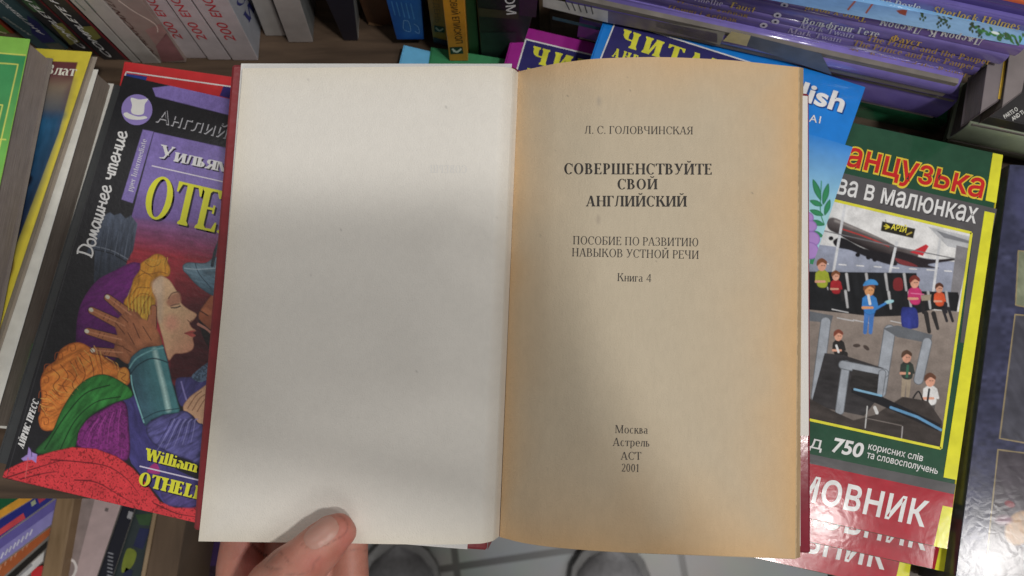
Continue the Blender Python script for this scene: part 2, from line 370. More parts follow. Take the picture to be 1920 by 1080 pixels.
    if ch == 'D': stem(S); rect(S + W, 1 - T, .36, 1); rect(S + W, 0, .36, T); bowl(.34, 0, 1, .36); return pl, .76
    if ch == 'G': p, a = serif_glyph('С', W, T); pl += p; rect(.6 - W * .3, .02, .6 + W * .7, .42); return pl, .78
    if ch == '1': stem(.2, t=0); diag(.06, .80, .2, .98, .06); return pl, .5
    if ch == '2': ring(.27, .73, .24, .28, -25, 160); diag(.05, .02, .40, .62, T * 2); rect(.05, 0, .5, T * 2); rect(.47, 0, .51, .2); return pl, .56
    if ch == '4': rect(.38, 0, .38 + W * .85, 1); diag(.02, .26, .39, 1, T * 1.2); rect(.02, .24, .60, .24 + T * 1.4); return pl, .64
    if ch == '.': rect(.06, 0, .06 + W, W); return pl, .26
    if ch in ' ': return pl, .30
    X = .68
    if ch in 'аa': ring(.25, X - .2, .20, .2, 0, 150); rect(.33, .05, .33 + W * .85, X - .19); ring(.22, .19, .19, .2, 60, 300); foot(.35, 0, 1, W * .7, .06, 0); return pl, .52
    if ch in 'оo': ring(.29, X / 2, .25, X / 2 + .02, w=W * .9); return pl, .58
    if ch in 'еe': ring(.27, X / 2, .23, X / 2 + .02, 0, 312, w=W * .9); rect(.1, X * .5, .5, X * .5 + T); return pl, .52
    if ch in 'сc': ring(.27, X / 2, .23, X / 2 + .02, 50, 315, w=W * .9); return pl, .50
    if ch in 'рp': stem(.09, -.25, X, 1, 1, W * .85, .05); ring(.29, X / 2, .24, X / 2 + .02, -125, 125, w=W * .9); return pl, .58
    if ch in 'уy': diag(.28 - W * .2, .1, .05, X, W * .85); diag(.16, -.22, .42, X, T * 1.5); foot(.06, X, -1, W * .7, .05); foot(.42, X, -1, T, .06); return pl, .54
    if ch == 'б': ring(.29, X / 2, .25, X / 2 + .02, w=W * .9); ring(.36, .66, .32, .34, 90, 185, w=W * .7); return pl, .58
    if ch == 'ф': rect(.34, -.25, .34 + W * .85, 1); ring(.25, X / 2, .2, X / 2, w=W * .8); ring(.54, X / 2, .2, X / 2, w=W * .8); return pl, .8
    if ch in 'iі': stem(.08, 0, X, 0, 1, W * .85, .05); poly((.02, X), (.08 + W * .85, X), (.08 + W * .85, X - .05), (.02, X - T)); ring(.08 + W * .42, .9, .075, .075, w=.074, t=.074); return pl, .31
    if ch == 'l': stem(.08, 0, 1, 0, 1, W * .85, .05); return pl, .3
    if ch == 'r': stem(.08, 0, X, 0, 1, W * .85, .05); ring(.30, X - .13, .13, .13, 60, 180, .08, .08); return pl, .42
    if ch in 'nh': stem(.08, 0, 1 if ch == 'h' else X, 0, 1, W * .85, .05); stem(.42, 0, X - .2, 0, 1, W * .85, .05); ring(.36, X - .2, .17 + W * .4, .2, 0, 150, W * .8); return pl, .63
    if ch == 'm': p, a = serif_glyph('n', W, T); pl += p; stem(.75, 0, X - .2, 0, 1, W * .85, .05); ring(.69, X - .2, .17 + W * .4, .2, 0, 150, W * .8); return pl, .96
    if ch == 'u': stem(.08, .18, X, 0, 0, W * .85); stem(.42, 0, X, 0, 1, W * .85, .04); ring(.28, .2, .2, .2, 180, 320, W * .8); return pl, .62
    if ch == 'k': stem(.08, 0, 1, 0, 1, W * .85, .05); diag(.22, .33, .42, X, T * 1.5); diag(.42, 0, .24, .42, W * .8); foot(.42, 0, 1, W * .8, .05); return pl, .6
    if ch == 'w': diag(.2, 0, .04, X, W * .8); diag(.26, 0, .36, X, T * 1.3); diag(.5, 0, .34, X, W * .8); diag(.56, 0, .68, X, T * 1.3); return pl, .74
    if ch == 's': ring(.22, .50, .16, .18, 40, 270, W * .8); ring(.2, .18, .18, .2, -150, 90, W * .8); return pl, .42
    if ch == 't': stem(.14, .1, .9, 0, 0, W * .85); rect(.03, X - T, .4, X); ring(.30, .13, .16, .14, 180, 300, W * .7); return pl, .42
    if ch == 'd': ring(.27, X / 2, .23, X / 2 + .02, 50, 310, w=W * .9); stem(.40, 0, 1, 0, 1, W * .85, .04); return pl, .6
    if ch == 'b': stem(.08, 0, 1, 0, 0, W * .85); ring(.29, X / 2, .24, X / 2 + .02, -125, 125, w=W * .9); return pl, .58
    return pl, .5
def serif(s, bold=0, track=0.0, shear=0.0):
    W, T = ((0.118, 0.046), (0.178, 0.058), (0.25, 0.085))[bold]; x = 0; V = []; Fc = []
    for ch in s:
        p, a = serif_glyph(ch, W, T)
        for q in p:
            n = len(V); V += [(x + b[0] + shear * b[1], b[1]) for b in q]; Fc.append(list(range(n, n + len(q))))
        x += a + track
    return np.array(V), Fc, x - track
from mathutils.geometry import delaunay_2d_cdt
def _outline(sp):
    P = []
    bp = sp.bezier_points; n = len(bp)
    for k in range(n):
        a, b_ = bp[k], bp[(k + 1) % n]; p0, p1, p2, p3 = (np.array(v[:2]) for v in (a.co, a.handle_right, b_.handle_left, b_.co))
        ch = np.linalg.norm(p3 - p0); dev = max(abs(np.cross(p3 - p0, p1 - p0)), abs(np.cross(p3 - p0, p2 - p0))) / (ch + 1e-9)
        for t in ([0] if dev < 1e-3 else np.arange(5) / 5): P.append((1 - t) ** 3 * p0 + 3 * t * (1 - t) ** 2 * p1 + 3 * t * t * (1 - t) * p2 + t ** 3 * p3)
    P = np.array(P); keep = np.linalg.norm(P - np.roll(P, 1, 0), axis=1) > 1e-4; return P[keep]
def _sarea(P): q = np.roll(P, -1, 0); return (P[:, 0] * q[:, 1] - q[:, 0] * P[:, 1]).sum() / 2
def sans(s, weight=0.0, shear=0.0, track=1.0):
    cu = bpy.data.curves.new('type', 'FONT'); cu.body = s; cu.space_character = track
    o = bpy.data.objects.new('type', cu); COL.objects.link(o)
    dg = bpy.context.evaluated_depsgraph_get(); dg.update(); oc = o.evaluated_get(dg).to_curve(dg)
    loops = [_outline(sp) for sp in oc.splines if len(sp.bezier_points) > 2]; o.to_curve_clear()
    bpy.data.objects.remove(o); bpy.data.curves.remove(cu)
    loops = [l for l in loops if len(l) > 2]; ar = [_sarea(l) for l in loops]
    main = np.sign(ar[int(np.argmax(np.abs(ar)))]); V, Fc, Ly = [], [], []
    for j, l in enumerate(loops):
        if np.sign(ar[j]) != main: continue
        grp = [l] + [m for k, m in enumerate(loops) if np.sign(ar[k]) != main and inside(m[:1], l)[0]]
        pts, fcs, n = [], [], 0
        for g, q in enumerate(grp):
            sg = np.sign(_sarea(q)) * (1 if g == 0 else -1)          # grow the outer line, shrink the holes
            d0 = q - np.roll(q, 1, 0); d1 = np.roll(q, -1, 0) - q; d0 /= np.linalg.norm(d0, axis=1)[:, None]; d1 /= np.linalg.norm(d1, axis=1)[:, None]
            n0 = np.stack([d0[:, 1], -d0[:, 0]], 1); n1 = np.stack([d1[:, 1], -d1[:, 0]], 1); m_ = n0 + n1; m_ /= np.maximum((m_ * m_).sum(1), .6)[:, None]
            q = q + 2 * m_ * weight * sg / 1.0; pts += [Vector((x + shear * y, y)) for x, y in q]; fcs.append(list(range(n, n + len(q)))); n += len(q)
        eds = [(f[k], f[(k + 1) % len(f)]) for f in fcs for k in range(len(f))]
        r = delaunay_2d_cdt(pts, eds, [], 0, 1e-6); b_ = len(V); rv = np.array([v[:] for v in r[0]]); V += list(rv); Ly += [j % 6] * len(rv)
        lp = [np.array([pts[k][:] for k in f]) for f in fcs]; cen = np.array([rv[list(f)].mean(0) for f in r[2]])
        ok = inside(cen, lp[0])
        for q in lp[1:]: ok &= ~inside(cen, q)
        Fc += [[b_ + k for k in f] for f, g in zip(r[2], ok) if g]
    V = np.array(V) / 0.729; x0, x1 = V[:, 0].min(), V[:, 0].max(); V[:, 0] -= x0
    return np.concatenate([V, np.array(Ly)[:, None]], 1), Fc, x1 - x0
def ribbon(lines, w):
    """pen strokes of an even width"""
    V, Fc = [], []
    for ln in lines:
        q = cr(ln, False, 4) if len(ln) > 2 else np.array(ln, float)
        d = np.gradient(q, axis=0); d /= np.linalg.norm(d, axis=1)[:, None] + 1e-9; n = np.stack([-d[:, 1], d[:, 0]], 1) * w / 2
        b = len(V); V += list(q + n) + list(q - n); m = len(q)
        Fc += [[b + i, b + i + m, b + i + m + 1, b + i + 1] for i in range(m - 1)]
    return np.array(V), Fc
CURS = {'Д': ([[(.2, 0), (.3, 1), (.25, 1.75)], [(0, 1.7), (.6, 1.75), (1.15, 1.3), (1.05, .4), (.55, .02), (0, .04)]], 1.2),
        'о': ([[(.45, 1), (.1, .75), (.12, .2), (.45, 0), (.78, .3), (.72, .85), (.45, 1), (.3, .9)]], .9),
        'м': ([[(0, 0), (.2, .35), (.32, 1), (.5, .15), (.78, 1), (.85, .1), (1.1, .25)]], 1.1),
        'а': ([[(.7, .9), (.35, 1), (.08, .5), (.3, 0), (.65, .4), (.75, 1)], [(.75, 1), (.75, .1), (1.0, .2)]], 1.0),
        'ш': ([[(.05, 1), (.08, .15), (.3, 0), (.5, .5), (.52, 1)], [(.52, 1), (.54, .1), (.75, 0), (.97, .5), (1.0, 1)], [(1, 1), (1.0, .1), (1.25, .2)]], 1.25),
        'н': ([[(.1, 1), (.1, 0)], [(.1, .5), (.4, .55), (.7, .5)], [(.7, 1), (.68, .1), (.95, .2)]], .95),
        'е': ([[(.0, .4), (.6, .6), (.5, 1), (.15, .75), (.12, .25), (.4, 0), (.85, .3)]], .85),
        'ч': ([[(.05, 1), (.12, .55), (.4, .5), (.65, .6)], [(.68, 1), (.65, .1), (.9, .2)]], .9),
        'т': ([[(.05, 1), (.05, 0)], [(.05, .8), (.3, 1), (.42, .7), (.42, 0)], [(.42, .8), (.68, 1), (.8, .7), (.8, .1), (1.05, .2)]], 1.05),
        'и': ([[(.05, 1), (.08, .15), (.3, 0), (.6, .5), (.65, 1)], [(.65, 1), (.65, .1), (.9, .2)]], .9)}
def cursive(s, w=0.17):
    x = 0; L = []
    for ch in s:
        if ch == ' ': x += .6; continue
        ls, a = CURS[ch]; L += [[(x + p[0], p[1]) for p in l] for l in ls]; x += a
    V, Fc = ribbon(L, w); return V, Fc, x
class Ink:
    """all the lettering of one face of one thing, one mesh"""
    def __init__(s, surf): s.s = surf; s.V = []; s.F = []; s.C = []; s.n = 0; s.k = 0
    def put(s, px, faces, col, lift=0.00022, lay=None):
        px = A2(px); li = np.full(len(px), lift)
        if lay is not None: li = lift + lay * 3e-6
        else:
            for i, f in enumerate(faces): li[f] = lift + (i % 7) * 2.5e-6      # overlapping strokes never share a plane
        s.V.append(s.s.at(px, li) if isinstance(s.s, PlaneSurf) else s.s.at(px, li)); s.F += [[i + s.n for i in f] for f in faces]
        s.C.append(np.tile(np.asarray(col, float), (len(px), 1))); s.n += len(px)
    def text(s, g, p0, p1, cap, col, up=None, lift=0.00022, shadow=None):
        V, Fc, w = g; p0, p1 = np.array(p0, float), np.array(p1, float); e = (p1 - p0) / w
        l = np.linalg.norm(p1 - p0); u = np.array([(p1 - p0)[1], -(p1 - p0)[0]]) / l * cap if up is None else np.array(up, float)
        px = p0 + V[:, 0:1] * e + V[:, 1:2] * u
        lay = V[:, 2] if V.shape[1] > 2 else None
        if shadow: s.put(px + np.array(shadow[0]), Fc, shadow[1], lift - 0.0001, lay)
        s.put(px, Fc, col, lift, lay)
    def poly(s, px, col, lift=0.00018): s.put(px, [list(range(len(px)))], col, lift)
    def line(s, pts, w, col, lift=0.0002):
        V, Fc = ribbon([pts], w); s.put(V, Fc, col, lift)
    def done(s, parent, mat=None, name='lettering'):
        return mk(name, np.concatenate(s.V), s.F, mat or INK, parent, np.concatenate(s.C))
# ------------------------------------------------------------------ setting: floor, display table, shelf
def tile_mat():
    m, nt, b, N, L = new_mat('floor_tile')
    geo = N.new('ShaderNodeNewGeometry'); mp = N.new('ShaderNodeMapping'); mp.inputs['Location'].default_value = (0.105, 0.16, 0); mp.inputs['Rotation'].default_value = (0, 0, math.radians(-8))
    L.new(geo.outputs['Position'], mp.inputs['Vector'])
    br = N.new('ShaderNodeTexBrick'); br.offset = 0; br.inputs['Scale'].default_value = 1; br.inputs['Brick Width'].default_value = 0.33; br.inputs['Row Height'].default_value = 0.33
    br.inputs['Mortar Size'].default_value = 0.006; br.inputs['Mortar Smooth'].default_value = 0.3
    br.inputs['Color1'].default_value = (.46, .465, .46, 1); br.inputs['Color2'].default_value = (.41, .415, .41, 1); br.inputs['Mortar'].default_value = (.15, .145, .14, 1)
    L.new(mp.outputs[0], br.inputs['Vector'])
    nz = N.new('ShaderNodeTexNoise'); nz.inputs['Scale'].default_value = 9; nz.inputs['Detail'].default_value = 8; L.new(geo.outputs['Position'], nz.inputs['Vector'])
    mx = N.new('ShaderNodeMix'); mx.data_type = 'RGBA'; mx.blend_type = 'MULTIPLY'; mx.inputs[0].default_value = 0.5
    L.new(br.outputs['Color'], mx.inputs[6]); L.new(nz.outputs['Color'], mx.inputs[7]); L.new(mx.outputs[2], b.inputs['Base Color'])
    b.inputs['Roughness'].default_value = 0.35
    return m
FLOOR_Z = -0.75
o = mk('floor', [(-3, -3, FLOOR_Z), (3, -3, FLOOR_Z), (3, 3, FLOOR_Z), (-3, 3, FLOOR_Z)], [(0, 1, 2, 3)], tile_mat()); tag(o, kind='structure')
WOOD = wood_mat((.055, .035, .022), (.13, .085, .055), (7, 70, 70))
WOODV = wood_mat((.16, .10, .055), (.30, .20, .12), (70, 12, 9))
def boxw(name, a, b, mat, parent, bev=.001):
    X = lambda u, v, w: np.array([a[0] + (b[0] - a[0]) * u, a[1] + (b[1] - a[1]) * v, a[2] + (b[2] - a[2]) * w])
    return hexa(name, X, (0, 1), (0, 1), (0, 1), mat, parent, (.2, .15, .1), bev)
YF = float(Z(0).at((960, 935))[0, 1])          # front edge of the table
t = thing('display_table', (0, .1, FLOOR_Z), 'dark brown wooden bookshop display table under all the books', 'table')
boxw('table_top', (-1.0, YF, -.022), (.17, .62, 0), WOOD, t); boxw('table_top', (.1705, YF - .11, -.022), (1.1, .62, 0), WOOD, t)
boxw('back_panel', (-1.0, .44, .0005), (1.1, .458, .30), WOOD, t)
boxw('front_panel', (-.99, YF + .03, FLOOR_Z), (1.09, YF + .045, -.0225), WOOD, t)
YL = YF + .029
t = thing('lower_shelf', (-.3, YL - .08, -.2), 'pale wooden lower book shelf below the left front edge of the table', 'shelf')
boxw('shelf_board', (-.9, YL - .30, -.213), (-.215, YL, -.1955), WOODV, t)

# ------------------------------------------------------------------ books standing at the back of the table
def standing(name, label, bl, br, tr, tl, cols, colp=(150, 148, 140), z0=0.0005, height=.20, depth=.12, colc=None, side=None, mat=SATIN, group='books standing in a row behind the display', k=1.0):
    A, Bp = Z(z0).at([bl, br]); yb = A[1]
    pl = PlaneSurf((0, yb, 0), (0, -1, 0)); e = pl.at([bl, br, tr, tl])
    A, Bp, Tr, Tl = e
    A[2] = Bp[2] = z0
    s = (height) / max(Tl[2] - z0, .01); Tl = A + (Tl - A) * s; Tr = Bp + (Tr - Bp) * (height / max(Tr[2] - z0, .01)); dv = np.array([0, depth, 0])
    # u: from spine backwards, v: from top edge to foot, w: left cover to right cover
    P = [Tl, Tl + dv, A, A + dv, Tr, Tr + dv, Bp, Bp + dv]
    b = book(name, label, P, 0, c(*(colc or cols), k), c(*colp), 0, 'L', c(*cols, k), None if side is None else c(*side, k), .0007, mat, .002, 'book', group, spine_bev=.0009)
    b.surf = plane3(A, Bp, Tl); return b
R_ = standing
b = R_('standing_book', 'orange and red book at the far left of the back row', (-45, 62), (36, 70), (-2, 36), (-80, 10), (165, 60, 30))
i = Ink(b.surf); i.poly([(-20, 40), (-5, 40), (20, 62), (0, 62)], c(90, 120, 40)); i.line([(-4, 58), (12, 62)], 1.6, c(220, 200, 160)); i.done(b.spine)
b = R_('standing_book', 'teal and navy book with white lettering, left of the black language guides', (72, 92), (137, 100), (27, -6), (-12, 24), (58, 86, 92))
i = Ink(b.surf); i.poly([(50, 28), (70, 40), (104, 78), (80, 80), (60, 62)], c(36, 40, 90)); i.poly([(84, 82), (110, 80), (132, 98), (104, 97)], c(84, 88, 80))
i.text(sans('АНГЛІЙСЬКА', .01), (84, 65), (-24, -24), 0, c(225, 225, 220), up=(-11, -3)); i.text(sans('мова', .0), (60, 66), (10, 32), 0, c(170, 175, 165), up=(-9, -2)); i.done(b.spine)
b = R_('standing_book', 'black language guide with silver lettering beside the teal book', (152, 104), (193, 112), (70, -4), (26, -2), (44, 44, 46))
i = Ink(b.surf); i.poly([(96, 46), (116, 42), (150, 78), (132, 84)], c(112, 108, 50)); i.poly([(40, 0), (64, 0), (84, 22), (64, 22)], c(52, 78, 52)); i.line([(71, -4), (194, 112)], 3, c(96, 30, 40))
i.text(sans('COMPLETE PR', .012), (164, 92), (40, -14), 0, c(200, 200, 200), up=(-16, -5)); i.done(b.spine)
b = R_('standing_book', 'black language guide with silver lettering and a red edge beside the thin white books', (195, 112), (246, 118), (120, -4), (73, -4), (46, 46, 50))
i = Ink(b.surf); i.poly([(150, 50), (172, 48), (190, 70), (176, 76)], c(108, 106, 52)); i.line([(121, -4), (246, 118)], 4, c(110, 30, 38))
i.text(sans('COMPLETE PR', .014), (213, 109), (90, -14), 0, c(215, 215, 215), up=(-17, -6)); i.done(b.spine)
b = R_('standing_book', 'slim white book touching the black guide', (249, 118), (265, 119), (152, -4), (126, -4), (176, 172, 166))
i = Ink(b.surf); i.line([(140, 0), (160, 19)], 1.4, c(90, 105, 95)); i.done(b.spine)
b = R_('standing_book', 'slim white book touching the beige literature book', (268, 119), (301, 118), (188, -4), (155, -4), (182, 176, 170))
i = Ink(b.surf); i.line([(160, 0), (180, 22)], 1.4, c(100, 112, 100)); i.done(b.spine)
b = R_('standing_book', 'beige and dusty pink literature book left of the white numbered books', (303, 117), (346, 113), (262, -4), (192, -4), (158, 140, 132))
i = Ink(b.surf); i.poly([(292, 86), (312, 62), (346, 112), (304, 116)], c(136, 92, 94)); i.poly([(272, 56), (300, 44), (314, 62), (292, 84)], c(150, 116, 112)); i.line([(222, 0), (250, 20), (290, 44), (296, 60)], 2, c(196, 180, 170))
i.text(sans('AMERICAN LITERATURE', 0), (297, 106), (138, -80), 0, c(74, 44, 40), up=(-17, -8)); i.done(b.spine)
for n, (lab, q, side) in enumerate((('left', [(348, 109), (389, 112), (307, -4), (261, -4)], None), ('middle', [(391, 112), (434, 113), (354, -4), (309, -4)], None),
                              ('right', [(437, 113), (487, 117), (425, -4), (357, -4)], (172, 176, 186)))):
    b = R_('standing_book', lab + ' one of three white books with red numbers', *q, (196, 186, 188), side=side, group='white books with red numbers on the spine')
    bl, br, tr, tl = map(np.array, q); i = Ink(b.surf); m0 = (bl * .42 + br * .58); m1 = (tl * .42 + tr * .58); d = m1 - m0
    up = (bl - br) * .40 + np.array([0, 2]); s = np.array([10, 0]) * .3
    i.text(sans('200', 0, .15), m0 + d * .33 , m0 + d * .62, 0, c(178, 44, 54), up=up); i.text(sans('ENG', 0, .15), m0 + d * .70, m0 + d * 1.03, 0, c(178, 44, 54), up=up); i.done(b.spine)
    if side:
        S = plane3(b.X(0, 1, 1), b.X(1, 1, 1), b.X(0, 0, 1)); i = Ink(S)
        i.text(serif('И', 1, 0, .2), (466, 44), (478, 16), 0, c(40, 44, 110), up=(-14, -8)); i.text(serif('С', 1), (452, 14), (462, -4), 0, c(40, 44, 110), up=(-12, -6)); i.done(b.back)
R_('standing_book', 'plain white book just right of the numbered books', (498, 67), (536, 68), (506, -4), (470, -4), (178, 174, 170))
R_('standing_book', 'thick white book with a grey side in front of the empty shelf gap', (541, 79), (588, 81), (560, -4), (510, -4), (176, 168, 164), side=(128, 130, 130))
R_('standing_book', 'dark navy book with a white side standing in the shelf gap', (645, 76), (675, 86), (662, -4), (609, -4), (30, 30, 44), side=(150, 150, 146))
b = R_('standing_book', 'brown book with a pale foot strip behind the wooden shelf gap', (691, 47), (738, 60), (736, -4), (668, -14), (84, 52, 28))
i = Ink(b.surf); i.line([(691, 43), (738, 56)], 5, c(140, 108, 78)); i.done(b.spine)
b = R_('standing_book', 'bright blue book with pale drawn outlines next to the yellow books', (744, 74), (799, 94), (789, -4), (723, -4), (24, 88, 168), z0=.010)
i = Ink(b.surf)
for k in range(5): i.line([(734 + 9 * k, 2 + k), (741 + 9 * k, 28 + 2 * k)], 2.2, c(60, 120, 180))
i.line([(757, 38), (766, 40), (770, 58), (757, 54), (757, 38)], .9, c(120, 165, 205)); i.line([(776, 44), (784, 50), (786, 62), (778, 58)], .9, c(120, 165, 205)); i.done(b.spine)
b = R_('standing_book', 'dull olive yellow book between the blue and the bright yellow book', (813, 80), (841, 88), (832, -4), (801, -4), (150, 116, 36), z0=.010)
i = Ink(b.surf); i.poly([(812, 69), (840, 76), (841, 87), (813, 79)], c(34, 44, 66)); i.poly([(814, 47), (833, 50), (834, 61), (815, 59)], c(18, 48, 38)); i.line([(817, 51), (824, 57), (831, 53)], 3, c(150, 160, 150)); i.text(sans('ЗВЕДЕНЬ', 0), (810, -22), (816, 42), 0, c(96, 82, 40), up=(11, 0)); i.done(b.spine)
b = R_('standing_book', 'bright yellow book with black title and small green emblem', (843, 114), (878, 117), (870, -4), (829, -4), (212, 146, 20), z0=.009)
i = Ink(b.surf); i.text(sans('ОВИЙ ЕПИСКОП', 0), (843, -2), (855, 81), 0, c(60, 46, 20), up=(13, -1)); i.poly([(843, 88), (867, 87), (869, 100), (845, 101)], c(16, 50, 40)); i.line([(848, 91), (856, 97), (865, 91)], 3.4, c(190, 200, 190)); i.line([(850, 97), (853, 93)], 2, c(190, 200, 190)); i.done(b.spine)
R_('standing_book', 'dark green book between the bright yellow and the black book', (880, 108), (900, 110), (892, -4), (871, -4), (24, 66, 34))
b = R_('standing_book', 'thick black book with large white letters on its spine', (903, 113), (972, 116), (1010, -4), (893, -4), (26, 30, 28))
i = Ink(b.surf); i.poly([(973, -2), (1008, -2), (1005, 32), (974, 28)], c(52, 26, 52)); i.poly([(896, 14), (972, 22), (972, 36), (898, 30)], c(48, 46, 28)); i.poly([(900, 60), (968, 60), (968, 108), (904, 108)], c(20, 40, 34))
i.text(sans('ТОМ', .012), (945, -22), (950, 27), 0, c(215, 215, 215), up=(18, -2)); i.done(b.spine)
R_('standing_book', 'narrow tan book beside the black one and the purple stack', (1012, 62), (1031, 64), (1032, -4), (1010, -4), (118, 106, 78))
def flat(name, label, q, z, t, colf, colp=(150, 145, 138), pax=2, spine='L', mat=GLOSS, group=None, k=1.3, **kw):
    return book(name, label, flat_pts(q, z, t), t, c(*colf, k), c(*colp), pax, spine, cover=mat, group=group, **kw)
flat('flat_book', 'sky blue book lying flat under the blue standing book', [(757, 84), (807, 96), (740, 150), (800, 160)], .008, .0075, (96, 172, 226), mat=SATIN)
flat('flat_book', 'green book lying flat beneath the yellow standing books', [(808, 88), (958, 112), (798, 160), (940, 185)], .0085, .008, (46, 122, 78), mat=SATIN)

# ------------------------------------------------------------------ stack of purple books, spines towards the viewer
A0, B0 = Z(.0).at([(1606, 219), (1761, 254)]); EV = (B0 - A0) / np.linalg.norm(B0 - A0); NV = np.array([EV[1], -EV[0], 0]); NV = NV if NV[1] < 0 else -NV
def stack_book(name, label, ytop, ybot, right, colr, back=0., length=.203, z=None, thk=None, gl=LAMI, bev=.0018, colp=(120, 114, 108), group='purple story books stacked with their spines forward', cc=None):
    s = PlaneSurf(A0 - NV * back, NV)
    zt, zb = s.at([(1700, ytop), (1700, ybot)])[:, 2]
    r = s.at([right])[0]; a = (r - A0) @ EV
    base = A0 - NV * back
    def pt(u, v, w): return base + EV * (a - length + length * v) - NV * (.125 * u) + np.array([0, 0, zt + (zb + .0002 - zt) * w - base[2]])
    P = [pt(u, v, w) for w in (0, 1) for v in (0, 1) for u in (0, 1)]
    b = book(name, label, P, 0, c(*(cc or colr)), c(*colp), 2, 'L', c(*colr), None, .0006, gl, .0015, 'book', group, spine_bev=bev)
    b.surf = s; b.zt = zt; return b
PUR = (98, 82, 160)
GOLD, WHT = c(214, 172, 70), c(222, 216, 226)
def ring_mark(i, x, y):
    a = np.linspace(0, 2 * np.pi, 14, endpoint=False); i.poly(np.stack([x + 7.5 * np.cos(a), y + 5 * np.sin(a)], 1), c(205, 200, 215)); i.poly(np.stack([x + 2.6 * np.cos(a), y + 2 * np.sin(a)], 1), c(40, 36, 60), .0003)
stack_book('stacked_book', 'green book at the very bottom of the purple stack', 215, 250, (1764, 240), (34, 112, 74), 0)
b = stack_book('stacked_book', 'plain purple book directly above the green one', 171, 215, (1779, 205), (112, 98, 172), -.004, bev=.0030)
i = Ink(b.surf); i.poly([(1036, 30), (1130, 52), (1130, 58), (1036, 36)], c(30, 78, 100)); i.done(b.spine)
b = stack_book('stacked_book', 'wrapped purple and silver book with a bright glare, third from the bottom', 137, 171, (1797, 165), (118, 106, 178), -.006, gl=LAMI, bev=.0060)
i = Ink(b.surf); i.poly([(1018, -6), (1140, 20), (1140, 42), (1018, 12)], c(196, 194, 190)); i.poly([(1140, 20), (1345, 62), (1345, 80), (1140, 42)], c(110, 100, 120)); i.poly([(1230, 39), (1360, 60), (1350, 84), (1230, 50)], c(150, 145, 140)); i.poly([(1372, 58), (1408, 66), (1400, 86), (1356, 76)], c(206, 190, 140), .0002); i.poly([(1408, 66), (1540, 100), (1560, 140), (1400, 86)], c(92, 98, 108), .00019)
for k in range(5): i.line([(1060 + 12 * k, 2 + 2 * k), (1068 + 11 * k, 18 + 2 * k)], 2.0, c(70, 70, 74), .00024)
i.done(b.spine)
PL = ('lowest', 'middle', 'topmost')
tx = {0: (((1471, 75), (1570, 95)), ((1589, 100), (1812, 145)), ((1250, 30), (1380, 53)), (1428, 63)), 1: (((1476, 60), (1576, 79)), ((1597, 84), (1826, 130)), ((1250, 17), (1380, 41)), (1432, 47)), 2: (((1498, 51), (1600, 71)), ((1623, 75), (1855, 121)), ((1265, 9), (1401, 33)), (1454, 40))}
for n, (yt, yb, r) in enumerate(((119, 137, (1805, 146)), (100, 119, (1836, 132)), (87, 100, (1846, 120)))):
    b = stack_book('stacked_book', PL[n] + ' of three purple books sharing one dull gold title', yt, yb, r, (98, 86, 146), .0008 * n)
    i = Ink(b.surf); a, d, e, m = tx[n]; g = c(176, 142, 72)
    i.text(serif('Mark Twain', 1, .03, .18), *a, 9.5, c(176, 168, 196)); i.text(serif('The Prince and the Pauper', 1, .03, .18), *d, 11, g); i.text(serif('Принц і жебрак', 1, .03, .18), *e, 9, c(146, 118, 66)); ring_mark(i, *m); i.done(b.spine)
b = stack_book('stacked_book', 'purple book with a white author name and a short gold title above the three alike', 65, 87, (1889, 110), (102, 90, 152), .002)
i = Ink(b.surf); i.text(serif('Вольфганг Ґете', 1, .03, .18), (1502, 43), (1647, 69), 12, WHT); i.text(serif('Фауст', 1, .03, .18), (1666, 75), (1724, 86), 12, GOLD); i.text(serif('Goethe', 1, .03, .18), (1300, 3), (1354, 11), 11, c(170, 162, 190)); i.text(serif('Faust', 1, .03, .18), (1368, 13), (1414, 23), 11, c(190, 160, 80)); ring_mark(i, 1458, 28); i.done(b.spine)
b = stack_book('stacked_book', 'purple book lying upside down with a river picture on its cover', 43, 65, (1917, 95), (110, 88, 150), .003, cc=(110, 160, 205))
zj = b.zt
i = Ink(b.surf); i.text(serif('Джером К. Джером', 1, .03, .18), (1846, 73), (1653, 38), 13, WHT, up=(-2.5, 12.5)); i.text(serif('Трое у човні', 1, .03, .18), (1628, 31), (1512, 9), 12, GOLD, up=(-2, 11)); ring_mark(i, 1471, 9); i.done(b.spine)
def river(p):
    p.poly([(1280, -60), (1960, 60), (1960, 120), (1280, -30)], c(84, 120, 164), grad=((1700, 10), (1700, 44), c(112, 148, 184)), streak=(12, 3, .12))
    for a, d, w in (((1560, -20), (1680, 6), 5), ((1590, 18), (1612, -8), 3.5), ((1624, 24), (1644, -4), 3.5)): p.line([a, d], c(120, 56, 34), w)
    p.poly([(1680, 20), (1702, 16), (1698, 30), (1686, 26)], c(110, 46, 30))
    for x, y, s in ((1730, 28, 10), (1760, 36, 15), (1776, 40, 12), (1822, 52, 8), (1838, 58, 12)): [p.disc((x + rng.normal(0, 6 - 4 * t_), y - 8 + t_ * (s + 8)), 3.4 - 1.6 * t_, 2.6, c(34 + 14 * rng.random(), 48 + 22 * rng.random(), 36), 10) for t_ in np.linspace(0, 1, 9)]
    for x, y, rx in ((1846, 58, 13), (1870, 66, 14), (1896, 70, 16), (1912, 78, 12)): [p.disc((x + rng.normal(0, rx * .6), y + rng.normal(0, 3.4)), 3 + 3 * rng.random(), 1.6 + 1.4 * rng.random(), c(36 + 20 * rng.random(), 74 + 46 * rng.random(), 46), rng.random() * 90) for _ in range(12)]
    p.disc((1866, 62), 8, 2.5, c(200, 215, 220), 15)
picture('cover_picture', [(1290, -52), (1925, 58), (1290, -28), (1910, 86)], Z(zj), 1.4, c(118, 168, 214), b.front, GLOSS, river)
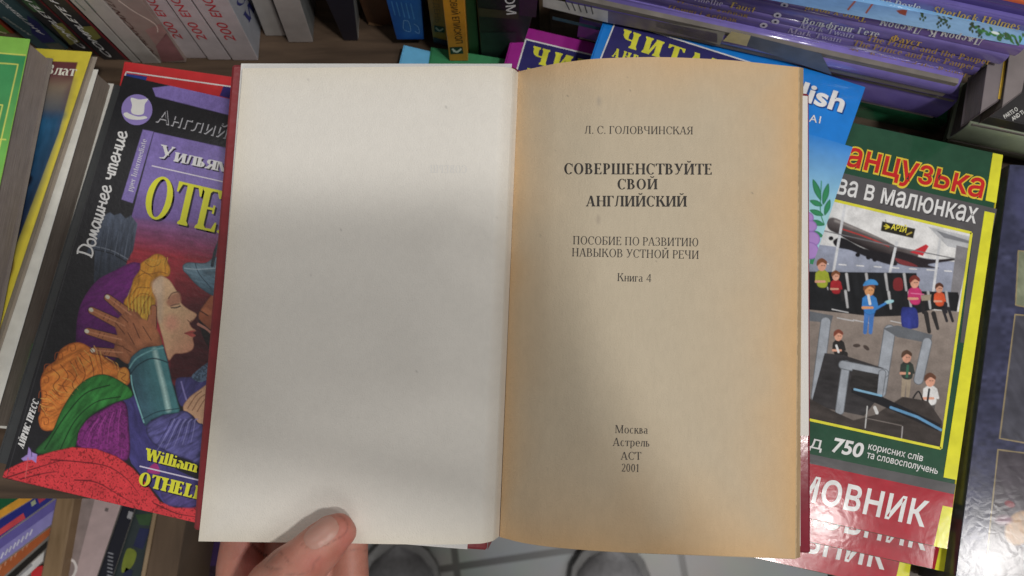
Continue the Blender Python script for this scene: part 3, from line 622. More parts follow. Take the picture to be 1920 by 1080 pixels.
b = stack_book('stacked_book', 'purple detective book with a white author name and a long gold title', -3, 19, (1930, 62), (92, 82, 150), .012)
i = Ink(b.surf); i.text(serif('Conan Doyle', 1, .03, .18), (1612, 0), (1724, 19), 12, WHT); i.text(serif('Sherlock Holmes', 1, .03, .18), (1747, 24), (1911, 56), 14, GOLD); i.done(b.spine)
stack_book('stacked_book', 'dark indigo book second from the top of the stack', -24, -3, (1935, 40), (58, 48, 108), .016, cc=(52, 44, 96))
stack_book('stacked_book', 'orange book on the very top of the purple stack', -44, -24, (1950, 20), (196, 92, 44), .020)

# ------------------------------------------------------------------ right of the stack
P4 = lambda FL, BL, FR, BR, z, t: (lambda T: list(T) + [p - np.array([0, 0, t]) for p in T])(Z(z).at([FL, BL, FR, BR]))
b = book('flat_book', 'sage green book lying flat at the right edge behind the wrapped album', P4((1818, 234), (1846, 118), (2080, 288), (2110, 170), .045, .022), 0, c(150, 162, 138), c(96, 90, 86), 2, 'L', cover=GLOSS, spine_bev=.003)  # shade of the narrow gap is put into the dark page colour
i = Ink(Z(.045)); a = np.linspace(0, 2 * np.pi, 24); i.poly(np.stack([1888 + 30 * np.cos(a), 222 + 19 * np.sin(a)], 1), c(186, 40, 58)); i.done(b.front)
book('flat_book', 'pale green book underneath the sage green one', P4((1806, 244), (1838, 130), (2070, 300), (2100, 182), .0225, .0215), 0, c(120, 134, 112), c(80, 76, 74), 2, 'L', cover=GLOSS, spine_bev=.003)  # page colour darkened for the gap's shade here too
b = book('flat_book', 'thin black book with white lettering lying on the sage green book', P4((1835, 214), (1850, 112), (1965, 243), (1990, 130), .0530, .0075), 0, c(40, 38, 40), c(90, 86, 84), 2, 'L', cover=SATIN)
i = Ink(Z(.0530)); i.text(sans('PARTS O', .01), (1884, 223), (1909, 207), 8, c(206, 206, 202)); i.text(sans('AND TI', .01), (1899, 227), (1920, 213), 8, c(206, 206, 202)); i.done(b.front)
b = book('flat_book', 'small grey book with a yellow edge lying on the thin black book', P4((1838, 213), (1852, 116), (1876, 187), (1889, 96), .070, .0165), 0, c(112, 104, 106), c(120, 114, 110), 2, 'L', c(96, 88, 90), cover=SATIN)
i = Ink(Z(.070)); i.line([(1886, 104), (1873, 186)], 5, c(196, 160, 40)); i.done(b.front)
book('flat_book', 'small grey book on the thin black book, cut off by the right edge', P4((1879, 202), (1894, 92), (1916, 174), (1936, 70), .0725, .019), 0, c(116, 108, 108), c(120, 114, 110), 2, 'L', c(98, 90, 92), cover=SATIN)
# ------------------------------------------------------------------ books lying on the display, left side
def frame_lines(i, pts, w, col, lift=.0002):
    for a, b in zip(pts[:-1], pts[1:]): i.line([a, b], w, col, lift)
b = flat('paperback', 'light green book with thin yellow frames at the left edge of the photo', [(-90, 58), (56, 73), (-215, 690), (-74, 700)], .058, .020, (128, 186, 72), (142, 132, 128), mat=SATIN, colb=c(120, 112, 106))
def greenpic(p):
    p.poly([(-200, 90), (52, 104), (-80, 700), (-230, 700)], c(50, 140, 84), grad=((20, 110), (-40, 320), c(112, 180, 70)))
    p.poly([(-200, 112), (35, 122), (-110, 700), (-230, 700)], c(58, 146, 84), grad=((10, 140), (-40, 320), c(70, 140, 74)))
    for q in ([(-90, 92), (51, 104)], [(-90, 112), (34, 121), (-6, 300), (-90, 690)], [(-60, 194), (5, 197), (-25, 330)], [(-90, 255), (11, 262)], [(-60, 274), (-4, 280)]): p.line(q, c(216, 226, 90), 2.2, smooth=False)
picture('cover_picture', [(-60, 62), (55, 73.4), (-185, 680), (-73, 698)], Z(.058), 1.3, c(128, 186, 72), b.front, SATIN, greenpic)
b = flat('paperback', 'yellow bordered book with a dark blue night picture on its cover', [(-60, 82), (172, 97), (-215, 790), (-62, 800)], .0362, .006, (206, 190, 46), (150, 140, 128), mat=SATIN, colb=c(150, 140, 128))
def nightpic(p):
    p.poly([(0, 111), (146, 117), (110, 250), (-75, 740), (-200, 740)], c(100, 52, 56), grad=((95, 130), (80, 250), c(38, 62, 92)))
    p.poly([(20, 150), (136, 152), (118, 215), (20, 215)], c(130, 112, 90), feather=26, grad=((85, 150), (80, 220), c(60, 82, 100)))
    p.poly([(-20, 215), (119, 215), (80, 340), (-75, 740), (-180, 740)], c(30, 78, 112), feather=20, grad=((60, 230), (0, 420), c(24, 26, 52)), streak=(105, 7, .35))
    p.poly([(20, 330), (60, 330), (52, 350), (24, 352)], c(18, 22, 34), True, 6); p.disc((10, 505), 14, 26, c(96, 52, 44), 20, feather=8); p.disc((-8, 560), 12, 20, c(70, 44, 50), 20, feather=8)
picture('cover_picture', [(-40, 84), (171, 97.6), (-195, 780), (-61, 796)], Z(.0362), 1.3, c(206, 190, 46), b.front, SATIN, nightpic)
i = Ink(Z(.0362)); i.text(serif('Злат', 1, 0, .15), (84, 139), (140, 143), 19, c(222, 216, 196)); i.done(b.front)
flat('paperback', 'glossy white paperback between the yellow bordered book and the red one', [(40, 120), (184, 130), (-150, 790), (-14, 804)], .0300, .017, (214, 210, 204), (132, 122, 112), group=None)  # shade on the side is put into the grey brown page colour
b = flat('booklet', 'thin pink and violet booklet peeking out beside the white paperback', [(60, 500), (128, 512), (0, 745), (46, 752)], .012, .004, (178, 92, 122), mat=SATIN)
i = Ink(Z(.012)); i.poly([(92, 600), (104, 604), (56, 745), (36, 742)], c(74, 60, 130)); i.done(b.front)
b = flat('booklet', 'green booklet with a white torn edge beside the black cover', [(40, 640), (94, 648), (6, 785), (42, 798)], .0165, .004, (52, 120, 48), mat=SATIN)
i = Ink(Z(.0165)); i.poly([(36, 752), (14, 788), (42, 797), (50, 770)], c(110, 76, 44)); i.line([(74, 656), (64, 668), (50, 704)], 1.6, c(220, 222, 214)); i.done(b.front)
b = flat('workbook', 'red workbook with navy title panel, mostly hidden behind the knight romance cover', [(174, 176), (420, 226), (30, 880), (270, 930)], .0125, .012, (176, 34, 44), group='workbooks with yellow lettering on navy panels')
i = Ink(Z(.0125)); i.poly([(198, 199), (420, 244), (300, 700), (90, 660)], c(40, 36, 96)); frame_lines(i, [(420, 243), (197, 197), (150, 380)], 2.4, c(220, 216, 224)); i.text(serif('Ч', 2), (201, 222), (221, 227), 22, c(226, 206, 40)); i.done(b.front)
b = flat('workbook', 'red workbook with white ruled border showing above the knight romance cover', [(233, 115), (520, 156), (90, 800), (360, 850)], .0255, .011, (192, 44, 48), group='workbooks with yellow lettering on navy panels')
i = Ink(Z(.0255)); i.poly([(236, 138), (276, 144), (270, 170), (230, 165)], c(38, 62, 140)); i.poly([(420, 160), (500, 172), (490, 200), (412, 180)], c(48, 40, 110)); frame_lines(i, [(520, 175), (237, 135), (226, 170)], 2.4, c(226, 220, 224)); i.done(b.front)
flat('paperback', 'dark grey paperback directly under the knight romance cover', [(214, 158), (432, 204), (-8, 866), (345, 950)], .0268, .012, (58, 60, 62), (110, 106, 100), mat=SATIN)
OTH = [(232, 141), (452, 190), (4, 896), (392, 986)]
b = flat('paperback', 'romance paperback with a blonde woman, a dark hand and yellow title on a purple cover', OTH, .0362, .0088, (34, 34, 38), cols=c(30, 30, 34), mat=SATIN)
SKIN, DSK, INKC = c(214, 174, 134), c(166, 104, 70), c(40, 28, 26)
def romance(p):
    LAV = c(122, 106, 172)
    p.poly([(286, 165), (340, 158), (460, 186), (460, 224), (434, 217), (292, 181)], LAV)
    p.poly([(289, 248), (440, 281), (440, 450), (244, 430), (246, 410)], LAV, grad=((300, 330), (290, 440), c(112, 84, 150)))
    p.poly([(246, 408), (440, 426), (430, 720), (300, 720), (236, 500)], c(122, 86, 140), feather=8, grad=((335, 420), (325, 480), c(158, 44, 58)), streak=(9, 6, .3))
    p.poly([(320, 500), (430, 520), (410, 720), (310, 720)], c(150, 44, 54), feather=20, grad=((350, 500), (350, 590), c(70, 26, 32)), streak=(9, 6, .3))
    p.poly([(268, 243), (288, 247), (249, 381), (228, 374)], c(126, 110, 176))
    # castle
    p.poly([(196, 404), (206, 398), (214, 404), (226, 400), (236, 410), (246, 404), (258, 420), (250, 470), (238, 490), (232, 530), (176, 530), (178, 470), (160, 480), (186, 420)], c(78, 88, 106), feather=2, streak=(100, 4, .45), grad=((200, 410), (190, 525), c(40, 46, 58)))
    p.line([(178, 462), (210, 470), (240, 486)], c(120, 128, 142), 1.6); p.line([(178, 468), (210, 476), (238, 492)], c(24, 28, 36), 2)
    # veil
    p.poly([(242, 494), (256, 492), (266, 500), (262, 540), (262, 600), (230, 660), (180, 700), (146, 690), (143, 620), (152, 570), (180, 528), (214, 508)], c(112, 34, 118), True, streak=(150, 4, .3), grad=((200, 520), (170, 690), c(58, 20, 70)))
    # collar hair, orange
    p.poly([(128, 646), (150, 642), (174, 654), (206, 676), (238, 700), (243, 718), (226, 725), (204, 706), (176, 712), (150, 730), (128, 764), (108, 800), (92, 808), (78, 804), (72, 786), (76, 772), (78, 742), (76, 714), (86, 690), (104, 676), (112, 658)], c(212, 122, 46), True, streak=(150, 5, .55), edge=(c(140, 66, 26), 2.5))
    for k in range(6): p.line([(96 + 18 * k, 690 - 6 * k), (112 + 16 * k, 706 - 2 * k), (100 + 18 * k, 724 - 2 * k), (112 + 14 * k, 742 - 6 * k)], c(120, 58, 24), 1.4)
    for x, y in ((90, 690), (84, 712), (80, 740), (80, 766), (84, 790), (110, 668), (134, 652)): p.line([(x - 7, y + 6), (x - 5, y - 6), (x + 6, y - 6), (x + 7, y + 4), (x, y + 6), (x - 1, y)], c(150, 72, 28), 1.3)
    p.disc((231, 706), 12, 18, c(220, 140, 52), 10, edge=(c(140, 70, 26), 3)); p.line([(226, 698), (236, 702), (228, 710), (238, 716)], c(150, 78, 26), 1.5)
    # sleeves and dress
    p.poly([(232, 746), (262, 738), (300, 830), (330, 880), (372, 900), (366, 952), (310, 946), (246, 868), (224, 800)], c(62, 58, 116), streak=(70, 5, .35))
    p.poly([(140, 818), (156, 790), (186, 772), (232, 752), (242, 800), (240, 862), (196, 852), (146, 838)], c(122, 40, 116), True, speck=(3, .62, .62), streak=(110, 6, .4), edge=(c(40, 16, 46), 4))
    p.poly([(66, 846), (96, 812), (116, 768), (142, 728), (172, 706), (202, 703), (240, 724), (248, 744), (214, 756), (176, 776), (150, 806), (138, 842), (96, 852)], c(48, 132, 56), True, streak=(128, 6, .55), edge=(c(14, 40, 18), 2.5), grad=((200, 720), (90, 840), c(36, 86, 42)))
    p.line([(84, 842), (120, 784), (160, 738), (206, 722)], c(18, 52, 24), 2.2); p.line([(112, 846), (140, 790), (180, 754), (226, 744)], c(16, 46, 22), 1.8)
    # blonde hair
    p.poly([(276, 486), (292, 476), (308, 480), (315, 492), (320, 506), (316, 518), (300, 520), (288, 528), (288, 548), (294, 560), (288, 582), (278, 600), (270, 610), (258, 596), (240, 584), (232, 566), (244, 548), (250, 524), (262, 506), (264, 494)], c(216, 144, 32), True, streak=(105, 4, .5), edge=(c(132, 78, 16), 2))
    p.poly([(252, 560), (284, 556), (288, 578), (270, 608), (256, 590)], c(214, 164, 46), True, 4, streak=(100, 3, .5))
    for q in ([(272, 492), (284, 500), (298, 496), (302, 486)], [(264, 506), (280, 514), (300, 510), (314, 514)], [(258, 520), (272, 512), (284, 518)], [(246, 556), (258, 540), (280, 540)], [(244, 572), (262, 552), (278, 552)], [(262, 596), (270, 570), (284, 552)]): p.line(q, c(138, 82, 18), 1.4)
    # face in profile, turned right
    p.poly([(286, 534), (294, 521), (304, 518), (318, 525), (330, 543), (336, 552), (339, 566), (346, 574), (356, 581), (368, 588), (368, 594), (360, 603), (356, 606), (360, 614), (368, 620), (361, 624), (367, 629), (362, 634), (364, 648), (358, 658), (342, 663), (328, 664), (317, 676), (311, 660), (306, 638), (300, 616), (294, 590), (294, 562), (286, 548)], SKIN, True, 1.6, grad=((318, 600), (366, 640), c(196, 140, 110)), edge=(c(150, 96, 74), 2.2))
    p.poly([(286, 534), (294, 524), (306, 522), (306, 560), (304, 600), (298, 600), (294, 562)], c(206, 178, 150), True, 9); p.disc((322, 606), 13, 15, c(214, 152, 124), 0, feather=14)
    p.poly([(312, 566), (322, 553), (336, 550), (339, 566), (330, 572), (318, 575)], c(176, 122, 96), True, 5); p.line([(316, 560), (323, 550), (336, 547)], c(104, 66, 52), 1.8)
    p.line([(320, 574), (328, 571), (337, 570)], c(86, 60, 54), 1.4); p.line([(321, 577), (330, 577), (338, 574)], c(54, 40, 42), 2.0, 2.6)
    p.poly([(346, 625), (358, 620), (367, 620), (361, 624), (367, 629), (360, 632), (352, 628)], c(178, 76, 70), True, 1.4); p.line([(346, 625), (356, 624), (364, 624)], c(110, 50, 48), 1.2)
    p.line([(352, 600), (356, 604), (360, 601)], c(120, 76, 60), 1.6)
    # the man at the right: helmet, face, beard
    p.poly([(376, 580), (386, 566), (398, 552), (412, 554), (410, 640), (404, 642), (398, 626), (386, 612), (374, 600), (372, 590)], c(164, 92, 58), True, 2, grad=((378, 580), (408, 620), c(120, 62, 42)), edge=(c(60, 28, 20), 2.5))
    p.disc((388, 584), 9, 6, c(188, 112, 74), 30, feather=5); p.line([(374, 582), (384, 588), (390, 592)], c(60, 30, 22), 2)
    p.poly([(372, 600), (384, 610), (400, 622), (410, 630), (408, 650), (404, 658), (392, 652), (380, 630)], c(30, 22, 24), True, 2); p.line([(372, 608), (386, 616), (400, 628)], c(186, 124, 108), 5, 3.5)
    p.poly([(343, 498), (354, 492), (384, 493), (400, 484), (410, 488), (410, 556), (402, 556), (384, 546), (366, 532), (352, 516), (344, 508)], c(112, 142, 160), True, 1.4, streak=(20, 4, .45), edge=(c(40, 60, 76), 2), grad=((380, 495), (400, 550), c(70, 104, 124)))
    p.line([(366, 494), (374, 514), (396, 540)], c(50, 74, 92), 1.6); p.line([(346, 503), (370, 505), (404, 503)], c(170, 192, 204), 1.6); p.line([(398, 498), (404, 470), (412, 452)], c(40, 52, 64), 6)
    for k in range(6): p.disc((406 + (k % 2), 500 + 9 * k), 2.4, 2.4, c(150, 172, 184))
    # chain mail, small pale hand, blue sleeve
    p.poly([(330, 712), (360, 706), (384, 690), (402, 674), (400, 720), (380, 740), (350, 760), (336, 756)], c(74, 70, 128), True, streak=(120, 5, .4)); p.poly([(362, 702), (392, 678), (404, 674), (402, 700), (380, 716), (364, 712)], c(66, 84, 104), True, speck=(2.5, .5, 1.9)); p.line([(340, 716), (346, 738), (352, 756)], c(130, 124, 184), 3)
    p.poly([(344, 760), (356, 744), (372, 732), (392, 720), (398, 740), (394, 800), (378, 802), (362, 780), (346, 772)], c(200, 158, 124), True, edge=(c(120, 80, 60), 2))
    for k in range(3): p.line([(352 + 9 * k, 766 + 3 * k), (366 + 8 * k, 744 + 4 * k), (378 + 6 * k, 734 + 6 * k)], c(128, 84, 62), 1.6)
    p.poly([(274, 802), (296, 782), (332, 772), (352, 772), (372, 792), (382, 802), (376, 868), (352, 862), (318, 850), (286, 830)], c(84, 82, 138), True, streak=(150, 4, .7), edge=(c(36, 34, 70), 4))
    # bracer
    p.poly([(240, 682), (246, 668), (264, 654), (288, 648), (306, 646), (314, 672), (322, 712), (338, 768), (336, 774), (306, 778), (284, 788), (272, 800), (262, 766), (250, 724), (243, 696)], c(56, 92, 106), False, 1.6, grad=((262, 730), (306, 716), c(70, 128, 134)), edge=(c(20, 44, 54), 3), streak=(75, 8, .2))
    p.line([(290, 656), (298, 690), (308, 730), (316, 768)], c(164, 200, 196), 7, 8, feather=7); p.line([(243, 690), (256, 672), (282, 658), (306, 652)], c(112, 168, 172), 2.6); p.line([(246, 700), (260, 684), (286, 672), (316, 680)], c(26, 56, 66), 2.2); p.line([(246, 704), (250, 730), (270, 792)], c(120, 176, 180), 2.6)
    p.line([(268, 786), (296, 772), (336, 766)], c(20, 48, 58), 1.6)
    # the hand on her cheek
    for a, d, w0, w1 in (((202, 558), (246, 592), 12, 18), ((172, 582), (236, 614), 12, 18), ((165, 621), (230, 640), 11.5, 17), ((176, 657), (232, 664), 11.5, 16)): p.limb(a, d, w0, w1, DSK, INKC)
    p.poly([(236, 584), (252, 580), (268, 598), (280, 604), (296, 622), (304, 640), (300, 648), (270, 652), (248, 668), (240, 682), (224, 672), (214, 656), (220, 630), (216, 606)], DSK, True, 1.6, streak=(50, 7, .3))
    p.limb((288, 578), (284, 612), 11, 18, c(176, 112, 78), INKC); p.poly([(262, 600), (284, 606), (298, 632), (270, 640)], c(176, 112, 74), True, 6)
    for a, d in (((214, 580), (240, 604)), ((216, 604), (234, 626)), ((214, 646), (232, 650)), ((250, 606), (262, 634)), ((240, 624), (252, 646)), ((268, 612), (284, 638)), ((232, 652), (246, 660))): p.line([a, d], c(92, 52, 36), 1.5)
    for x, y, an in ((225, 572, 40), (216, 568, 40), (196, 594, 30), (204, 598, 30), (186, 627, 20), (194, 630, 20), (198, 660, 8), (206, 661, 8)): p.line([(x - 2, y + 4), (x + 2, y - 4)], c(96, 54, 38), 1.3, smooth=False)
    for x, y in ((202, 557), (171, 581), (163, 621), (174, 657)): p.disc((x, y), 4.6, 3.6, c(226, 206, 186), 30)
    # red cloth
    p.poly([(0, 894), (12, 880), (60, 858), (100, 846), (136, 838), (180, 841), (220, 856), (250, 878), (276, 908), (300, 940), (330, 952), (396, 946), (396, 992)], c(204, 52, 60), False, 1.6, speck=(2.2, .74, .45), edge=(c(90, 20, 26), 2))
    for q in ([(12, 896), (60, 880), (100, 868), (118, 862)], [(40, 898), (80, 888), (108, 884)], [(96, 862), (150, 866), (200, 874), (236, 896), (262, 928)], [(140, 900), (180, 904), (220, 926), (250, 944)], [(290, 944), (330, 962), (372, 970)]): p.line(q, c(92, 20, 28), 2.4, 1)
    p.poly([(300, 918), (320, 900), (372, 912), (370, 950), (330, 950), (312, 944)], c(76, 66, 122), True, 4, streak=(150, 4, .5)); p.poly([(276, 884), (292, 868), (300, 888)], c(150, 44, 110), True)
    p.poly([(54, 838), (60, 848), (70, 852), (68, 868), (60, 862), (44, 864), (40, 860), (52, 852)], c(156, 132, 200)); p.line([(58, 840), (60, 856)], c(50, 40, 80), 1.2); p.line([(48, 896), (53, 858)], c(214, 96, 96), 1.2)
    p.line([(14, 890), (228, 152)], c(56, 56, 60), 1.2)
    for k in range(26):          # single strands of the orange curls, fanning from the collar
        u_ = k / 25; a_ = np.array([240 - 128 * u_ ** 1.1, 712 + 88 * u_ ** 1.6]); b_ = np.array([214 - 140 * min(1, u_ * 1.25), 680 - 36 * math.sin(min(1, u_ * 1.6) * math.pi) + 118 * max(0, u_ - .25)]); n_ = np.array([-(b_ - a_)[1], (b_ - a_)[0]]) / (np.linalg.norm(b_ - a_) + 1e-6)
        p.line([a_ + (b_ - a_) * t_ + n_ * 3.2 * math.sin(t_ * 9 + k) for t_ in np.linspace(.42, .95, 7)], c(126, 62, 24) if k % 2 else c(236, 160, 76), .5, 1.5)
    for k in range(14):
        x_ = 246 + 3 * k; p.line([(x_ + 6, 528 + 1.2 * k), (x_ - 6 + k * .5, 556), (x_ - 4 + k * .2, 582 + .6 * k)], c(150, 90, 20) if k % 2 else c(240, 186, 70), .6, 1.3)
    for k in range(9): p.line([(270 + 5 * k, 506 - 2 * abs(k - 5)), (274 + 5 * k, 496 - 2 * abs(k - 4)), (282 + 4 * k, 488 - abs(k - 3))], c(240, 180, 64), .5, 1.2)
    for k in range(10): p.line([(286 + 8 * k, 848 - 2 * k), (300 + 7 * k, 826 - 2 * k), (312 + 6 * k, 806 - 2 * k), (322 + 5.4 * k, 786)], c(138, 136, 190) if k % 2 else c(44, 42, 84), .8, 1.8)
    for k in range(8): p.line([(152 + 10 * k, 836 - k), (160 + 9 * k, 812 - 3 * k), (178 + 7 * k, 788 - 3 * k)], c(160, 66, 150) if k % 2 else c(62, 20, 66), .7, 1.6)
    for a_, d_ in (((206, 560), (246, 590)), ((176, 584), (234, 611)), ((168, 623), (228, 637)), ((180, 657), (230, 661))): p.line([a_, d_], c(196, 134, 98), 1.6, 2.4, smooth=False, feather=2)
    for k in range(7): p.line([(196 + 9 * k, 424 + 3 * k), (188 + 9 * k, 470 + 3 * k)], c(104, 114, 132) if k % 2 else c(40, 46, 58), .8, 1.4)
    x, y = p.P.T; p.C *= (1 + .22 * (vnoise(x / 1.9, y / 1.9) - .5) + .14 * (vnoise(x / 6, y / 9) - .5) + .16 * (vnoise(x / 24, y / 20) - .5))[:, None]
picture('cover_picture', [(233, 141.5), (451.5, 190.5), (5, 895.5), (391, 985.5)], Z(.0362), 1.15, c(32, 32, 36), b.front, print_mat(.38, .12, 650, .1), romance)
YEL = c(226, 210, 20, 1.35); SHD = ((2.2, 2.6), c(30, 22, 40))
i = Ink(Z(.0362))
V, Fc, w = sans('Английский клуб', .016, .05, 1.05); V2, Fc2, w2 = sans('Английский клуб', -.006, .05, 1.05)
i.text((V, Fc, w), (292, 229), (612, 306), 25, c(168, 168, 174)); i.text((V2, Fc2, w), (293, 228), (611, 305), 25, c(36, 36, 40), lift=.0003)
i.text(serif('Уильям', 1), (296, 296), (430, 325), 26, c(226, 222, 230), shadow=SHD)
i.line([(285, 311), (436, 345)], 2.2, c(206, 200, 222))
i.text(serif('ОТЕЛЛО', 1), (263, 404), (560, 472), 79, YEL, shadow=((3, 3.5), c(30, 22, 40)))
i.text(cursive('Домашнее чтение', .2), (172, 484), (240, 248), 14.5, c(222, 220, 222), up=(-15.5, -4.5))
i.text(serif('Upper Intermediate', 0), (246, 366), (276, 262), 9.5, c(220, 214, 232), up=(-9.5, -2.8))
i.text(serif('АЙРИС ПРЕСС', 2, 0, .2), (44, 842), (74, 752), 12, c(226, 224, 226), up=(-11.5, -4))
i.text(serif('William Shakespeare'[:9], 2), (269, 861), (392, 892), 22, YEL, shadow=SHD); i.line([(262, 874), (380, 902)], 2.6, c(196, 190, 214))
i.text(serif('OTHELLO', 2), (257, 908), (402, 944), 25, YEL, shadow=SHD)
a = np.linspace(0, 2 * np.pi, 32, endpoint=False); i.poly(np.stack([257 + 29 * np.cos(a), 206 + 29 * np.sin(a)], 1), c(136, 120, 184))
i.poly(cr([(246, 184), (262, 187), (278, 186), (272, 196), (270, 212), (262, 216), (250, 214), (246, 208), (248, 198)]), c(216, 212, 206), .00026); i.poly(cr([(232, 214), (238, 211), (246, 215), (260, 219), (272, 218), (276, 222), (262, 225), (246, 224), (236, 220)]), c(216, 212, 206), .00026)
i.done(b.front, print_mat(.45, 0, 300, 0, .05))

# ------------------------------------------------------------------ workbooks behind and right of the open book
def workbook(label, q, z, t, col, panel, rows, group='workbooks with yellow lettering on navy panels'):
    b = flat('workbook', label, q, z, t, col, group=group); i = Ink(Z(z))
    i.poly(panel, c(38, 34, 98)); frame_lines(i, [panel[1], panel[0], panel[3]], 2.6, c(214, 214, 226), .00022)
    for s, p0, p1, cap in rows: i.text(serif(s, 2, .28), p0, p1, cap, c(230, 208, 36), shadow=((2.5, 2.5), c(26, 22, 60)))
    b.ink = i; return b
b = workbook('magenta workbook with yellow letters on a navy panel, half under the blue one', [(965, 46), (1460, 160), (770, 770), (1260, 880)], .0205, .011, (152, 30, 134), [(986, 74), (1440, 182), (1240, 860), (790, 740)],
             [('ЧИТАЮ', (992, 116), (1196, 172), 31), ('Б', (984, 146), (1002, 150), 19)]); b.ink.done(b.front)
b = workbook('bright blue workbook with white lettering and plant drawing, behind the open book', [(1141, 10), (1623, 163), (890, 745), (1366, 892)], .0455, .008, (0, 118, 206), [(1155, 38), (1440, 128), (1400, 260), (1096, 186)],
             [('ЧИТАЮ', (1160, 84), (1368, 152), 31), ('АНГЛІЙСЬКОЮ', (1147, 106), (1330, 166), 17)])
b.ink.text(sans('English', .028, .04), (1406, 160), (1579, 211), 36, c(222, 228, 238), shadow=((2.5, 2.5), c(0, 60, 130)), lift=.0004); b.ink.text(sans('A1', .01), (1516, 228), (1537, 232), 14, c(222, 228, 238), lift=.0004); b.ink.done(b.front)
def plants(p):
    p.poly([(1380, 225), (1640, 225), (1640, 600), (1300, 600)], c(0, 118, 206), feather=1, grad=((1560, 255), (1530, 400), c(150, 200, 226)))
    LG = c(40, 132, 84)
    p.line([(1545, 420), (1538, 395), (1540, 340)], LG, 2)
    for a, d, w in (((1524, 336), (1539, 376), 12), ((1553, 344), (1543, 384), 12), ((1518, 376), (1542, 386), 11), ((1518, 394), (1544, 404), 11), ((1518, 414), (1546, 422), 11), ((1518, 434), (1544, 444), 11), ((1556, 374), (1546, 404), 11), ((1520, 500), (1532, 470), 14)):
        a, d = np.array(a, float), np.array(d, float); m = (a + d) / 2; n = np.array([-(d - a)[1], (d - a)[0]]); n = n / np.linalg.norm(n) * w / 2
        p.poly([a, m + n, d, m - n], LG, True, edge=(c(20, 92, 60), 3))
    for x, y, r in ((1514, 408, 12), (1520, 424, 12), (1522, 448, 16), (1518, 470, 18)): p.disc((x, y), r, r * .9, c(166, 128, 196), 20, edge=(c(120, 84, 160), 3))
picture('cover_picture', [(1440, 228), (1598.5, 276), (1370, 450), (1524, 496)], Z(.0455), 1.3, c(0, 118, 206), b.front, GLOSS, plants)

